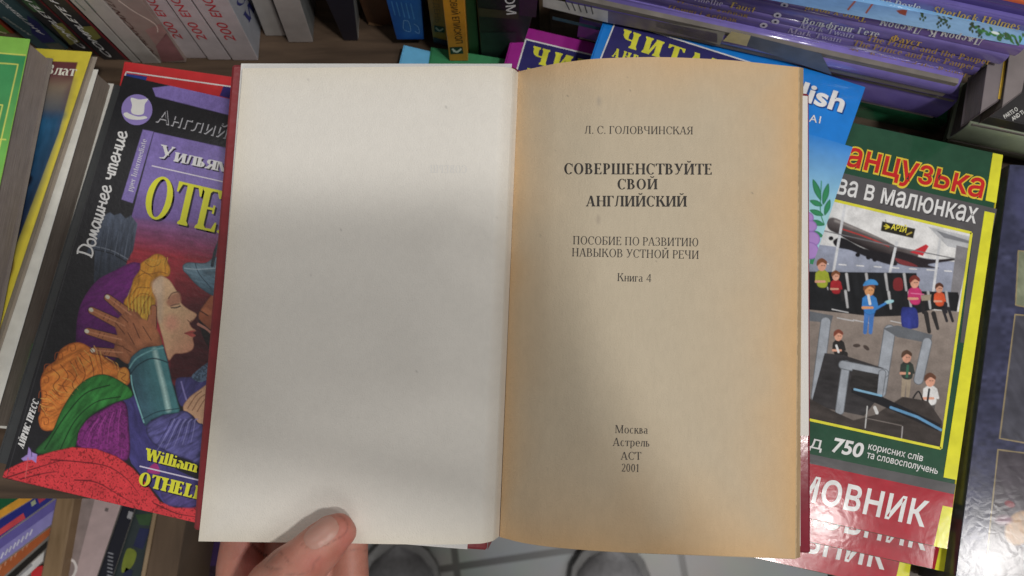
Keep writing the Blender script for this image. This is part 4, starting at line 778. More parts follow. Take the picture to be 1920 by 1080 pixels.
# ------------------------------------------------------------------ phrase books, three in a pile
GRN, GRY, REDB = c(30, 68, 48), c(84, 82, 84), c(160, 24, 42)
def phrase(label, dx, dy, z, full):
    D = np.array([dx, dy], float); q = [np.array(p, float) + D for p in ((1395, 186), (1881, 290), (1290, 922), (1776, 1030))]
    b = flat('phrase_book', label, q, z, .0115, (36, 74, 54), (140, 132, 120), spine='R', mat=FILM, cols=c(196, 184, 20), group='pile of three French phrase books')
    i = Ink(Z(z)); o = lambda *p: [tuple(np.array(a) + D) for a in p]
    i.poly(o((1330, 812), (1792, 908), (1789, 927), (1326, 828)), GRY, .00012); i.poly(o((1326, 828), (1789, 927), (1776, 1029), (1290.5, 921.5)), REDB, .00012)
    for a, d in ((291, 381), (400, 900), (952, 1029)):
        xr = lambda y: 1880.5 - (y - 290) * .1425
        i.poly(o((xr(a) - 19, a - 4), (xr(a), a), (xr(d), d), (xr(d) - 25 + (d < 400) * 5, d - 5)), c(222, 208, 20), .00016)
    i.text(sans('РОЗМОВНИК', .026, 0, 1.1), *o((1375, 908), (1733, 987)), 46, c(226, 218, 218))
    if not full: i.done(b.front, FILM); return b
    i.text(sans('Понад', .0), (1420, 817), (1540, 844), 24, c(214, 216, 212)); i.text(sans('750', .03, .1), (1559, 846), (1616, 858), 27, c(224, 224, 220))
    i.text(sans('корисних слів', .008), (1627, 842), (1729, 865), 13, c(214, 216, 212)); i.text(sans('та словосполучень', .008), (1624, 858), (1757, 889), 13, c(214, 216, 212))
    i.poly([(1380, 278), (1869, 392), (1853, 448), (1835, 650), (1806, 650), (1830, 448), (1365, 330)][:2] + [(1856, 455), (1360, 335)], GRY, .00013)
    i.poly([(1856, 452), (1828, 648), (1800, 642), (1824, 440)], GRY, .00014)
    YF_ = c(222, 206, 40); i.text(sans('Французька', .05), (1498, 289.5), (1842, 373), 48, c(222, 186, 40), lift=.0002); i.text(sans('Французька', .016), (1500, 289), (1840, 371.5), 46, c(188, 30, 32), lift=.0003)
    i.text(sans('мова в малюнках', .012), (1518, 352), (1829, 419), 38, c(222, 222, 222), shadow=((2, 2.5), c(60, 58, 60)))
    frame_lines(i, [(1400, 337), (1821, 437), (1764, 841), (1340, 748)], 5, YF_, .00025)
    i.done(b.front, FILM)
    def airport(p):
        W = c(214, 216, 218)
        p.poly([(1380, 330), (1830, 430), (1790, 620), (1340, 560)], W); p.poly([(1740, 425), (1820, 444), (1815, 470), (1776, 462)], c(176, 178, 182)); p.poly([(1755, 432), (1818, 452)] + [(1817, 457), (1770, 446)], c(120, 122, 128))
        p.poly([(1340, 430), (1530, 458), (1795, 492), (1790, 560), (1340, 560)], c(150, 156, 176), grad=((1650, 470), (1640, 530), c(132, 138, 154)))
        for x in range(1540, 1790, 33): p.line([(x, 494 + (x - 1540) * .06), (x + 13, 495 + (x - 1540) * .06)], c(226, 228, 232), 2, smooth=False)
        # aeroplane taking off
        p.poly([(1550, 416), (1556, 409), (1566, 409), (1582, 416), (1610, 428), (1650, 446), (1682, 462), (1720, 474), (1712, 486), (1672, 484), (1640, 474), (1600, 456), (1572, 440), (1554, 430)], c(108, 100, 100), True, 2, grad=((1618, 426), (1606, 456), c(40, 34, 36)))
        p.line([(1566, 414), (1612, 432), (1660, 452)], c(150, 144, 142), 4, 2, feather=4); p.line([(1580, 430), (1622, 444), (1666, 462)], c(170, 54, 50), 2.4)
        p.poly([(1562, 452), (1580, 446), (1620, 466), (1672, 478), (1680, 498), (1640, 488), (1596, 470), (1570, 464)], c(34, 32, 36), True, 2); p.poly([(1676, 470), (1742, 486), (1790, 484), (1786, 489), (1740, 496), (1760, 503), (1706, 500), (1676, 490)], c(44, 38, 42), True, 2)
        p.poly([(1706, 473), (1736, 458), (1741, 462), (1730, 480)], c(182, 40, 50)); p.poly([(1678, 484), (1706, 492), (1720, 500), (1690, 496)], c(120, 50, 54), True)
        for x, y in ((1558, 447), (1573, 456), (1608, 478), (1628, 483), (1640, 487)): p.disc((x, y), 4.5, 4, c(30, 28, 32))
        for x0, y0, x1, y1 in ((1584, 386, 1562, 512), (1681, 455, 1668, 512), (1762, 450, 1748, 560)): p.line([(x0, y0), (x1, y1)], c(196, 198, 202), 5, smooth=False)
        p.line([(1540, 432), (1680, 463), (1795, 486)], c(110, 110, 114), 2, smooth=False); p.line([(1660, 412), (1663, 428)], c(120, 120, 124), 1.5, smooth=False)
        p.poly([(1793, 460), (1818, 466), (1790, 600), (1776, 600)], c(124, 122, 126))
        p.poly([(1654, 415), (1716, 429), (1712, 447), (1651, 433)], c(40, 38, 30)); p.line([(1658, 424), (1667, 426), (1661, 421)], c(222, 196, 40), 2); p.line([(1667, 426), (1660, 429)], c(222, 196, 40), 2); p.line([(1700, 440), (1709, 436)], c(180, 160, 60), 2.4)
        # floor and benches
        p.poly([(1340, 560), (1520, 565), (1798, 585), (1766, 842), (1340, 750)], c(140, 128, 120), grad=((1640, 580), (1620, 800), c(104, 96, 92)), streak=(10, 20, .1))
        K = c(32, 33, 36)
        p.poly([(1500, 509), (1718, 512), (1724, 546), (1796, 548), (1798, 556), (1794, 584), (1752, 580), (1700, 592), (1640, 594), (1590, 588), (1510, 580)], K, streak=(80, 10, .3))
        for x, y in ((1549, 512), (1587, 514), (1624, 514), (1660, 514), (1695, 514), (1585, 546), (1666, 548), (1704, 548), (1740, 548), (1774, 548)): p.line([(x, y), (x + 4, y + 30)], c(168, 168, 170), 5, 4, feather=2)
        for x, y in ((1560, 580), (1600, 600), (1670, 602), (1570, 596)): p.line([(x, y), (x + 30, y + 6)], c(180, 180, 182), 2)
        H = c(206, 150, 126)
        def man(x, y, s, hair, top, leg, tone=H, sit=True, hat=None):
            L = s * .95
            if sit: p.limb((x, y + 3.2 * s), (x + L * 1.6, y + 3.7 * s), s * 1.1, s * .8, leg); p.limb((x + L * 1.6, y + 3.7 * s), (x + L * 1.7, y + 5.6 * s), s * .8, s * .6, leg)
            else:
                for k in (-.42, .42): p.limb((x + k * s, y + 3.6 * s), (x + k * s * 1.1 - .3 * s, y + 7.2 * s), s * .9, s * .65, leg)
            p.poly([(x - s * .9, y + 1.1 * s), (x + s * .9, y + 1.1 * s), (x + s * .95, y + 3.9 * s), (x - s * .85, y + 3.8 * s)], top, True, edge=(top * .5, 2))
            p.limb((x - s * .9, y + 1.5 * s), (x - s * 1.1, y + 3 * s), s * .6, s * .45, top); p.limb((x - s * 1.1, y + 3 * s), (x + s * .5, y + 3.0 * s), s * .5, s * .4, tone)
            p.limb((x + s * .9, y + 1.5 * s), (x + s * 1.3, y + 2.9 * s), s * .6, s * .45, top)
            p.disc((x, y), s * .82, s * 1.05, tone, 8); p.poly([(x - s * .95, y + .1 * s), (x - s * .9, y - .9 * s), (x, y - 1.4 * s), (x + s * .9, y - .8 * s), (x + s * .85, y - .2 * s), (x, y - .6 * s)], hair, True)
            p.line([(x - .1 * s, y), (x + .1 * s, y)], c(60, 40, 36), 1.2, smooth=False); p.line([(x + .35 * s, y), (x + .5 * s, y)], c(60, 40, 36), 1.2, smooth=False)
        BR = c(120, 74, 48)
        man(1541, 498, 10, BR, c(150, 160, 40), c(34, 33, 36)); man(1567, 518, 8, BR, c(160, 36, 44), c(40, 38, 40)); p.poly([(1676, 524), (1690, 522), (1692, 543), (1676, 543)], c(120, 40, 44), True)
        man(1630, 544, 11, BR, c(52, 120, 190), c(64, 112, 180), c(206, 146, 96), False); p.poly([(1618, 536), (1626, 525), (1640, 525), (1646, 534), (1632, 534)], c(60, 130, 190), True); p.disc((1667, 566), 9, 3.4, c(150, 196, 206), -12); p.limb((1640, 580), (1660, 569), 5, 4, c(52, 120, 190)); p.line([(1628, 554), (1631, 570)], c(225, 226, 228), 5); p.disc((1606, 648), 7, 3.4, c(70, 60, 56)); p.disc((1624, 652), 7, 3.6, c(70, 60, 56), 40)
        man(1715, 530, 10, c(110, 46, 40), c(186, 48, 104), c(40, 38, 40)); p.poly([(1726, 554), (1746, 552), (1744, 563), (1728, 564)], c(150, 138, 120)); p.line([(1708, 550), (1732, 552)], c(220, 120, 160), 1.6)
        p.line([(1736, 588), (1742, 622)], c(46, 44, 44), 9, 7); p.line([(1750, 588), (1758, 616)], c(46, 44, 44), 9, 6)
        man(1761, 541, 8, c(84, 52, 40), c(206, 82, 44), c(40, 38, 44)); p.line([(1768, 580), (1775, 602)], c(44, 42, 46), 6, 5); p.line([(1778, 578), (1786, 602)], c(44, 42, 46), 6, 5)
        p.poly([(1690, 580), (1700, 576), (1718, 580), (1722, 610), (1714, 616), (1692, 614)], c(52, 62, 142), True, streak=(80, 6, .3))
        # security gates
        G = c(148, 154, 163); G2 = c(96, 100, 106)
        def gate(pts, w):
            p.line(pts, G2, w + 3, smooth=False); p.line(pts, G, w, smooth=False)
        p.poly([(1500, 580), (1562, 592), (1558, 606), (1500, 600)], G2); gate([(1548, 604), (1530, 744)], 17)
        gate([(1668, 620), (1650, 735)], 20); p.poly([(1656, 616), (1682, 610), (1748, 628), (1744, 644), (1682, 632)], G2); gate([(1738, 642), (1722, 712)], 16)
        man(1572, 630, 9, c(120, 64, 50), c(44, 42, 42), c(44, 42, 42)); p.line([(1568, 648), (1572, 660)], c(220, 220, 220), 4)
        p.poly([(1546, 662), (1582, 666), (1656, 690), (1650, 742), (1620, 780), (1520, 760), (1536, 700)], c(52, 50, 52), streak=(8, 8, .4))
        gate([(1586, 684), (1574, 770)], 14); gate([(1580, 684), (1658, 700)], 14); gate([(1654, 700), (1648, 740)], 12); p.poly([(1598, 692), (1648, 702), (1644, 742), (1592, 728)], c(48, 46, 46), streak=(8, 5, .5))
        man(1700, 670, 10, c(80, 60, 48), c(52, 58, 54), c(150, 136, 118), sit=False); p.line([(1702, 686), (1700, 706)], c(52, 96, 76), 5)
        man(1744, 714, 11, c(96, 64, 50), c(218, 220, 222), c(80, 76, 76), sit=False); p.line([(1742, 730), (1738, 758)], c(40, 40, 44), 4)
        p.poly([(1500, 738), (1560, 770), (1600, 788), (1640, 778), (1692, 744), (1740, 752), (1766, 790), (1768, 842), (1690, 830), (1500, 790)], c(62, 56, 54), streak=(12, 8, .3))
        p.poly([(1596, 728), (1650, 742), (1764, 796), (1758, 808), (1660, 764), (1596, 736)], c(34, 34, 38)); p.line([(1670, 764), (1720, 782), (1764, 806)], c(92, 142, 182), 5, smooth=False); p.line([(1602, 730), (1652, 742)], c(120, 166, 196), 4, smooth=False)
        p.line([(1626, 762), (1622, 802)], c(190, 190, 190), 2, smooth=False); p.line([(1640, 764), (1644, 774)], c(196, 196, 196), 6, smooth=False); p.line([(1692, 800), (1690, 824)], c(160, 156, 156), 2, smooth=False); p.line([(1624, 784), (1690, 798)], c(120, 112, 108), 1.5, smooth=False)
        p.line([(1712, 746), (1722, 734), (1730, 750)], c(30, 30, 34), 3)
        x, y = p.P.T; p.C *= (1 + .16 * (vnoise(x / 2, y / 2) - .5) + .2 * (vnoise(x / 12, y / 10) - .5))[:, None]
    picture('cover_picture', [(1398, 336), (1822, 437.5), (1338, 746), (1765, 842)], Z(z), 1.15, c(214, 216, 218), b.front, FILM, airport, lift=.00014)
    j = Ink(Z(z)); j.text(sans('АРІЙ', .02), (1670, 430), (1698, 436.5), 11, c(226, 200, 40)); j.done(b.front)
    return b
phrase('lowest French phrase book of the pile, showing only a strip of its red foot', -75, 80, .0130, False)
phrase('middle French phrase book of the pile, its red foot shifted below the top one', 2, 44, .0247, False)
phrase('topmost French phrase book with an airport picture and red and yellow title', 0, 0, .0364, True)
b = flat('wrapped_album', 'dark navy shrink wrapped album with thin gold frames at the right edge', [(1893, 308), (2380, 345), (1789, 1100), (2290, 1140)], .0345, .032, (54, 56, 78), mat=print_mat(0.16, 0.05, 90, 0, 0.3, None, 0.25, 0.022))
def album(p):
    p.C *= (0.75 + 0.5 * vnoise(p.P[:, 0] / 9, p.P[:, 1] / 7) * vnoise(p.P[:, 0] / 31, p.P[:, 1] / 37) * 2)[:, None]
    g = c(150, 134, 96)
    for q, f in (([(1909, 470), (2000, 480), (1990, 590), (1904, 572)], c(120, 126, 104)), ([(1903, 590), (2050, 600), (2030, 850), (1874, 822)], c(68, 68, 78)), ([(1871, 843), (2050, 866), (2030, 1140), (1842, 1120)], c(66, 60, 68))):
        p.poly(q, f, streak=(60, 9, .25), feather=2); p.line(q + q[:1], g, 2, smooth=False)
    p.disc((1912, 990), 26, 34, c(150, 120, 90), 30, feather=5, streak=(60, 8, .5)); p.disc((1893, 945), 10, 6, c(110, 44, 52), 20, feather=3); p.disc((1882, 975), 16, 8, c(112, 74, 92), 0, feather=8)
    p.poly([(1900, 330), (1960, 335), (1940, 420), (1905, 400)], c(64, 66, 98), True, 20)
picture('cover_picture', [(1893.5, 309), (2100, 325), (1790, 1098), (2010, 1118)], Z(.0345), 1.6, c(54, 56, 80), b.front, print_mat(0.16, 0.05, 90, 0, 0.2, None, 0.25, 0.022), album)

# ------------------------------------------------------------------ lower shelf, far below the table edge
G_ = 'books on the lower shelf'
def low(name, label, q, col, z, t=.035, sp='L', k=1.3, mat=SATIN): return flat(name, label, q, z, t, col, (150, 146, 140), spine=sp, group=G_, mat=mat, k=k)
b = low('shelf_book', 'dark green book with an orange yellow band at the far left of the lower shelf', [(-60, 920), (84, 858), (-60, 1010), (80, 920)], (8, 84, 48), -.090)
i = Ink(Z(-.090)); i.poly([(-60, 994), (56, 922), (60, 936), (-60, 1008)], c(206, 146, 30)); i.done(b.front)
b = low('shelf_book', 'navy book with red patches under the green one on the lower shelf', [(-60, 1010), (112, 898), (-60, 1050), (112, 926)], (34, 40, 120), -.098)
i = Ink(Z(-.098)); i.poly([(-20, 1006), (44, 962), (48, 972), (-20, 1018)], c(190, 60, 70)); i.poly([(68, 926), (108, 900), (112, 916), (74, 944)], c(160, 46, 70)); i.poly([(58, 942), (66, 936), (68, 944), (60, 950)], c(150, 160, 130)); i.done(b.front)
low('shelf_book', 'violet book between the navy one and the lettered lavender one', [(-60, 1050), (116, 928), (-60, 1072), (118, 944)], (92, 84, 152), -.106)
b = low('shelf_book', 'lavender book with blurred white lettering on the lower shelf', [(-60, 1072), (118, 944), (-60, 1102), (108, 974)], (132, 126, 184), -.110)
i = Ink(Z(-.110)); [i.line([(x, 1046 - .8 * x + 3), (x + 5, 1046 - .8 * x - 9)], 2.6, c(196, 196, 216)) for x in (2, 10, 17, 25, 32, 40, 48, 56)]; i.done(b.front)
b = low('shelf_book', 'orange brown book under the lavender one', [(-60, 1100), (100, 978), (-60, 1140), (92, 1004)], (158, 82, 38), -.118)
i = Ink(Z(-.118)); [i.line([(x, 1068 - .84 * x), (x + 3, 1068 - .84 * x - 8)], 2.4, c(186, 130, 100)) for x in (0, 9, 20, 28, 42, 50)]; i.done(b.front)
low('shelf_book', 'black book between the orange brown one and the white one', [(-60, 1136), (90, 1004), (-60, 1164), (86, 1028)], (28, 26, 24), -.126)
b = low('shelf_book', 'white book with grey lettering near the bottom left corner', [(-60, 1150), (84, 1026), (-60, 1184), (80, 1052)], (196, 196, 196), -.132)
i = Ink(Z(-.132)); i.line([(-10, 1120), (60, 1058)], 5, c(130, 130, 134)); i.done(b.front)
low('shelf_book', 'brown book below the white one', [(-60, 1176), (84, 1050), (-60, 1230), (84, 1090)], (70, 46, 32), -.14, .0545)
low('shelf_book', 'small red book end at the bottom of the left pile', [(58, 1066), (80, 1060), (58, 1120), (80, 1120)], (196, 40, 46), -.136, .03)
T_ = thing('shelf_divider', Z(-.17).at([(110, 1000)])[0], 'upright pale wooden divider between the left pile and the pink book', 'shelf divider')
hexa('divider_board', trilin(flat_pts([(110, 905), (142, 915), (66, 1130), (104, 1130)], -.105, .09)), (0, 1), (0, 1), (0, 1), wood_mat((.20, .125, .06), (.33, .22, .12), (60, 10, 9)), T_, (.3, .2, .1), .001)
b = low('shelf_book', 'pale pink grey book with a white swirl, right of the wooden divider', [(150, 915), (232, 930), (104, 1120), (168, 1120)], (172, 152, 152), -.115, .08)
i = Ink(Z(-.115)); i.poly([(150, 915), (182, 921), (130, 1120), (104, 1120)], c(136, 122, 120)); i.poly([(124, 1020), (132, 1022), (122, 1050), (112, 1120), (104, 1120)], c(140, 74, 30)); i.line(cr([(113, 1058), (124, 1050), (138, 1052), (143, 1066), (136, 1082), (124, 1086)], False), 5, c(206, 200, 198)); i.poly([(198, 952), (204, 953), (202, 960), (196, 958)], c(100, 90, 90)); i.done(b.front)
b = low('shelf_book', 'black book with vertical white lettering beside the pink one', [(234, 936), (256, 942), (170, 1120), (198, 1120)], (22, 24, 36), -.115, .08)
i = Ink(Z(-.115)); i.poly([(242, 958), (250, 961), (246, 974), (238, 971)], c(150, 150, 154)); [i.line([(201 + .3 * k, 1078 - 7 * k), (211 + .3 * k, 1081 - 7 * k)], 2.4, c(130, 132, 140)) for k in range(7)]; i.done(b.front)
b = low('shelf_book', 'dark green and blue mottled book on the lower shelf', [(258, 942), (296, 950), (200, 1120), (256, 1120)], (44, 54, 56), -.118, .077)
i = Ink(Z(-.118)); i.poly([(254, 965), (288, 962), (280, 985), (262, 984)], c(48, 76, 44)); i.poly(cr([(238, 1030), (256, 1036), (248, 1062), (228, 1072)]), c(112, 124, 34)); i.poly([(262, 990), (282, 992), (268, 1030), (250, 1024)], c(32, 38, 76)); i.poly([(236, 1064), (250, 1070), (236, 1110), (220, 1110)], c(30, 36, 66)); i.done(b.front)
T_ = thing('shelf_divider', Z(-.17).at([(300, 1020)])[0], 'broad brown wooden divider with a pale front edge near the red book cover', 'shelf divider')
X_ = trilin(flat_pts([(290, 940), (352, 950), (254, 1130), (322, 1130)], -.108, .087))
hexa('divider_board', X_, (0.12, 1), (0, 1), (0, 1), wood_mat((.10, .065, .04), (.16, .105, .065), (60, 10, 9)), T_, (.3, .2, .1), .001); hexa('edge_strip', X_, (0, .118), (0, 1), (0, 1), wood_mat((.30, .21, .12), (.40, .29, .18), (60, 10, 9)), T_, (.3, .2, .1), .0005)
b = low('shelf_book', 'dark plum book with a pale blurred emblem beside the hand', [(346, 960), (440, 985), (318, 1120), (436, 1130)], (46, 24, 44), -.165, .03)
i = Ink(Z(-.165)); i.poly(cr([(334, 1020), (356, 1016), (360, 1040), (352, 1052), (334, 1050)]), c(206, 200, 186)); i.poly([(362, 1016), (378, 1018), (374, 1048), (362, 1052)], c(120, 84, 60)); i.poly([(382, 1010), (420, 1012), (410, 1060), (376, 1062)], c(66, 40, 96)); i.poly([(336, 1062), (380, 1068), (372, 1100), (326, 1100)], c(96, 32, 60)); i.poly([(346, 975), (366, 980), (358, 1004), (344, 1000)], c(150, 146, 140)); i.done(b.front)
# ------------------------------------------------------------------ the open book held in the air
def hsp(xs, ys):
    q = None
    xs, ys = np.array(xs, float), np.array(ys, float); d = np.diff(ys) / np.diff(xs)
    m = np.concatenate([[d[0]], np.where(d[:-1] * d[1:] > 0, 2 * d[:-1] * d[1:] / (d[:-1] + d[1:] + 1e-12), 0), [d[-1]]])
    def f(x):
        x = np.clip(x, xs[0], xs[-1]); i = np.clip(np.searchsorted(xs, x, 'right') - 1, 0, len(xs) - 2); h = xs[i + 1] - xs[i]; t = (x - xs[i]) / h
        return ys[i] * (2 * t ** 3 - 3 * t * t + 1) + m[i] * h * (t ** 3 - 2 * t * t + t) + ys[i + 1] * (3 * t * t - 2 * t ** 3) + m[i + 1] * h * (t ** 3 - t * t)
    return f
yt_r = hsp([0, .06, .15, .30, .48, .70, 1], [134, 127, 118, 109.5, 107, 111, 126]); yb_r = hsp([0, .08, .2, .4, .7, 1], [1007, 1018, 1027, 1035, 1041, 1047])
g_r = hsp([0, .05, .15, .32, .6, 1], [.013, .008, .001, -.004, -.002, .004])
XT = lambda s: 972 + 525 * s
XB = lambda s: 937 + 554 * s
d_t = lambda t: .3325 - .0150 * t
def r_px(s, t): return np.stack([XT(s) * (1 - t) + XB(s) * t, yt_r(s) * (1 - t) + yb_r(s) * t], -1)
def r_inv(p):
    p = A2(p); t = np.full(len(p), .5); s = t
    for _ in range(6):
        x0 = 972 - 35 * t; s = (p[:, 0] - x0) / (525 + 29 * t); t = (p[:, 1] - yt_r(s)) / (yb_r(s) - yt_r(s))
    return s, t
def wav(s, t): return .00035 * (vnoise(s * 5, t * 7) - .5) * np.minimum(1, 6 * s)
def r_depth(p): s, t = r_inv(p); return d_t(t) + g_r(s) + wav(s, t)
yt_l = hsp([0, .25, .6, .88, .955, .985, 1], [128, 127, 125, 123.5, 126, 129.5, 136]); yb_l = hsp([0, .4, .8, .93, .975, 1], [1015, 1018, 1021, 1019.5, 1015, 1006])
g_l = hsp([0, .5, .8, .93, .98, 1], [.001, .0, -.001, .0, .005, .013])
XTL = lambda s: 455 + 517 * s
XBL = lambda s: 372 + 564 * s
def l_px(s, t): return np.stack([XTL(s) * (1 - t) + XBL(s) * t + 3 * np.sin(np.pi * t) * (1 - s), yt_l(s) * (1 - t) + yb_l(s) * t], -1)
def l_depth_st(s, t): return d_t(t) + g_l(s)
def l_inv(p):
    p = A2(p); t = np.full(len(p), .5); s = t
    for _ in range(6):
        x0 = 455 - 83 * t; s = (p[:, 0] - x0) / (517 + 47 * t); t = (p[:, 1] - yt_l(s)) / (yb_l(s) - yt_l(s))
    return s, t
def l_depth(p): s, t = l_inv(p); return l_depth_st(s, t)
RS, LS = DepthSurf(r_depth), DepthSurf(l_depth)
ctr = CPOS + rays([(955, 580)])[0] * .345
BOOK = thing('open_book', ctr, 'old hardback held open at its tan title page in the middle of the photo', 'book')
def sheet(name, px, dep, thick, mat, colr, parent, n):
    top = CPOS + rays(px) * dep[:, None]; bot = CPOS + rays(px) * (dep + thick)[:, None]
    nu, nv = n; f = grid_faces(nu, nv); m = len(top)
    rim = [k for k in range(nu)] + [nu * r + nu - 1 for r in range(1, nv)] + [nu * (nv - 1) + k for k in range(nu - 2, -1, -1)] + [nu * r for r in range(nv - 2, 0, -1)]
    F_ = [tuple(x) for x in f] + [tuple(m + x[::-1]) for x in f] + [(a, b, m + b, m + a) for a, b in zip(rim, rim[1:] + rim[:1])]
    cc = np.concatenate([colr, colr]) if np.ndim(colr) == 2 else colr
    return mk(name, np.concatenate([top, bot]), F_, mat, parent, cc, False)
def ginv(nu, nv): s, t = np.meshgrid(np.linspace(0, 1, nu), np.linspace(0, 1, nv)); return s.ravel(), t.ravel()
# right title page, browned from its edges inward
nu, nv = 190, 300; s, t = ginv(nu, nv); px = r_px(s, t); dep = d_t(t) + g_r(s) + wav(s, t)
edge = np.minimum.reduce([(1 - s) * 555, s * 555 * 1.6 + 26, (1 - t) * 890 * .8 + 10, t * 890 * 1.3 + 20]); edge = edge + 34 * (vnoise(s * 9, t * 14) - .5) * np.clip(edge / 60, 0, 1)
age = np.exp(-np.maximum(edge, 0) / 72.0)[:, None]
colr = np.array([.565, .488, .365]) * (1 - age) + np.array([.685, .445, .222]) * age
colr = colr * (1 + .025 * (vnoise(s * 24, t * 50) - .5) + .05 * (vnoise(s * 130, t * 60) - .5))[:, None]
P = Paint(px, (0, 0, 0)); P.C = colr.copy()
for x, y, r, k in ((1123, 190, 4, .86), (1122, 412, 4, .84), (1064, 180, 1.2, .5), (1181, 169, 1.2, .5), (1176, 146, 1, .6), (1410, 362, 1.6, .5), (1127, 216, 1, .6), (1041, 281, 1, .6), (1014, 442, 1.4, .6), (1027, 880, 1, .6), (1231, 490, 1, .6)):
    P.disc((x, y), r * .8, r * (2 if r > 3 else 1), np.array([.52, .44, .34]) * k, feather=2 if r < 3 else 7)
title = sheet('title_page', px, dep, .00012, PAPER, P.C, BOOK, (nu, nv)); title['label'] = 'tan printed title page'
# the block of leaves under it
nu2, nv2 = 60, 60; s, t = ginv(nu2, nv2); px2 = r_px(s, t) + np.stack([2.5 * s, 0 * s], 1); dep2 = d_t(t) + g_r(s) + wav(s, t) + .0007
top = CPOS + rays(px2) * dep2[:, None]; bot = CPOS + rays(px2 + np.stack([7 * s + 0 * t, 2 - 4 * t], 1)) * (dep2 + .0115 - .004 * (g_r(s) > .004))[:, None]; m = len(top)
f = grid_faces(nu2, nv2); rim = list(range(nu2)) + [nu2 * r + nu2 - 1 for r in range(1, nv2)] + [nu2 * (nv2 - 1) + k for k in range(nu2 - 2, -1, -1)] + [nu2 * r for r in range(nv2 - 2, 0, -1)]
mk('page_block', np.concatenate([top, bot]), [tuple(x) for x in f] + [tuple(m + x[::-1]) for x in f] + [(a, b, m + b, m + a) for a, b in zip(rim, rim[1:] + rim[:1])], pages_mat(2, .35), BOOK, (.56, .40, .22))
# a second leaf a little longer than the first
q = r_px(*ginv(40, 40)); sx, tx_ = ginv(40, 40); sheet('second_leaf', q + np.stack([1.0 * sx, 1.6 * tx_ * sx], 1), d_t(tx_) + g_r(sx) + wav(sx, tx_) + .0004, .0001, PAPER, (.57, .43, .27), BOOK, (40, 40))
i = Ink(RS); K1, K2 = (.048, .042, .04), (.036, .032, .03)
for txt, p0, p1, cap, b_, tr in (('Л. С. ГОЛОВЧИНСКАЯ', (1096, 250.5), (1300, 252), 14.5, 0, .02), ('СОВЕРШЕНСТВУЙТЕ', (1057, 326.5), (1336, 327.5), 20.5, 1, .03), ('СВОЙ', (1157, 355), (1233, 355), 19.5, 1, .03), ('АНГЛИЙСКИЙ', (1099, 387), (1288, 387.5), 20, 1, .02),
                         ('ПОСОБИЕ ПО РАЗВИТИЮ', (1074, 458), (1310, 462), 15.5, 0, .02), ('НАВЫКОВ УСТНОЙ РЕЧИ', (1072, 480.5), (1311, 485.5), 15.5, 0, .02), ('Книга 4', (1157, 527), (1222, 529), 15, 0, .03),
                         ('Москва', (1153, 812), (1215, 813.5), 15, 0, .03), ('Астрель', (1149, 836), (1218, 837.5), 15, 0, .03), ('АСТ', (1164, 862), (1203, 862), 14.5, 0, .03), ('2001', (1165, 884), (1199, 885), 14.5, 0, .04)):
    i.text(serif(txt, b_, tr), p0, p1, cap, K2 if b_ else K1, lift=.00009)
i.done(title, print_mat(.8, 0, 300, 0, .3))
# left flyleaf
nu, nv = 150, 200; s, t = ginv(nu, nv); px = l_px(s, t); dep = l_depth_st(s, t) + .0003 * (vnoise(s * 4 + 3, t * 6) - .5)
ed = np.exp(-np.minimum.reduce([s * 540, t * 890, (1 - t) * 890]) / 30.)[:, None]
cl = np.array([.82, .79, .73]) * (1 - ed * np.array([.03, .06, .13])) * (1 + .014 * (vnoise(s * 9, t * 14) - .5) + .035 * (vnoise(s * 74, t * 98) - .5))[:, None]
P = Paint(px, (0, 0, 0)); P.C = cl.copy()
for x, y in ((579, 148), (837, 200), (582, 515), (933, 410), (782, 697), (866, 892), (640, 430)): P.disc((x, y), 1.3, 1.6, (.5, .48, .45), feather=1.5)
leaf = sheet('flyleaf', px, dep, .00015, PAPER, P.C, BOOK, (nu, nv)); leaf['label'] = 'blank white flyleaf'
i = Ink(LS); V, Fc, w = serif('СОВЕРШ', 1, .03); i.text((V, Fc, w), (876, 325), (806, 324), 15, (.768, .753, .718), up=(0, -15), lift=.00004); i.done(leaf, PAPER, 'show_through')
# boards
def board(name, q, deps, th, mat, colr, parent=BOOK, bev=.0008):
    w0 = [CPOS + rays([p])[0] * d for p, d in zip(q, deps)]; w1 = [CPOS + rays([p])[0] * (d + th) for p, d in zip(q, deps)]
    return hexa(name, trilin(w0 + w1), (0, 1), (0, 1), (0, 1), mat, parent, colr, bev)
RED = c(124, 36, 42)
fc = board('front_cover', [(436, 122), (961, 121), (364, 993), (913, 1031)], [.338, .345, .3215, .329], .0026, print_mat(.3, .15, 300, .4, .12), RED); fc['label'] = 'dark red front board'
board('paste_down', [(452, 119), (960, 119.5), (384, 990), (876, 1030)], [.3372, .3442, .3207, .3282], .0004, PAPER, (.76, .755, .74), fc, .0001)
bc = board('back_cover', [(990, 140), (1516, 176), (950, 1004), (1519, 1037)], [.352, .3462, .337, .3332], .0026, FILM, c(118, 30, 46)); bc['label'] = 'glossy red back board'
board('paste_down', [(992, 142), (1514.5, 180), (960, 815), (1516.5, 817)], [.3514, .3456, .3398, .3356], .0004, PAPER, (.74, .73, .71), bc, .0001)
board('paste_down', [(962, 818), (1500.5, 818), (958, 1000), (1501, 1024)], [.3397, .3355, .3364, .3326], .0004, PAPER, (.70, .66, .60), bc, .0001)
sp = []
for k in range(9):
    a = k / 8; x0 = 962 + 26 * a; x1 = 914 + 42 * a; sag = .006 * math.sin(math.pi * a)
    sp += [((x0, 126 + 14 * a), .3475 + .0065 * a + sag), ((x1, 1031 - 26 * min(1, 3 * a)), .3315 + .0075 * a + sag)]
V = [CPOS + rays([p])[0] * d for p, d in sp] + [CPOS + rays([p])[0] * (d + .0015) for p, d in sp]; n = len(sp)
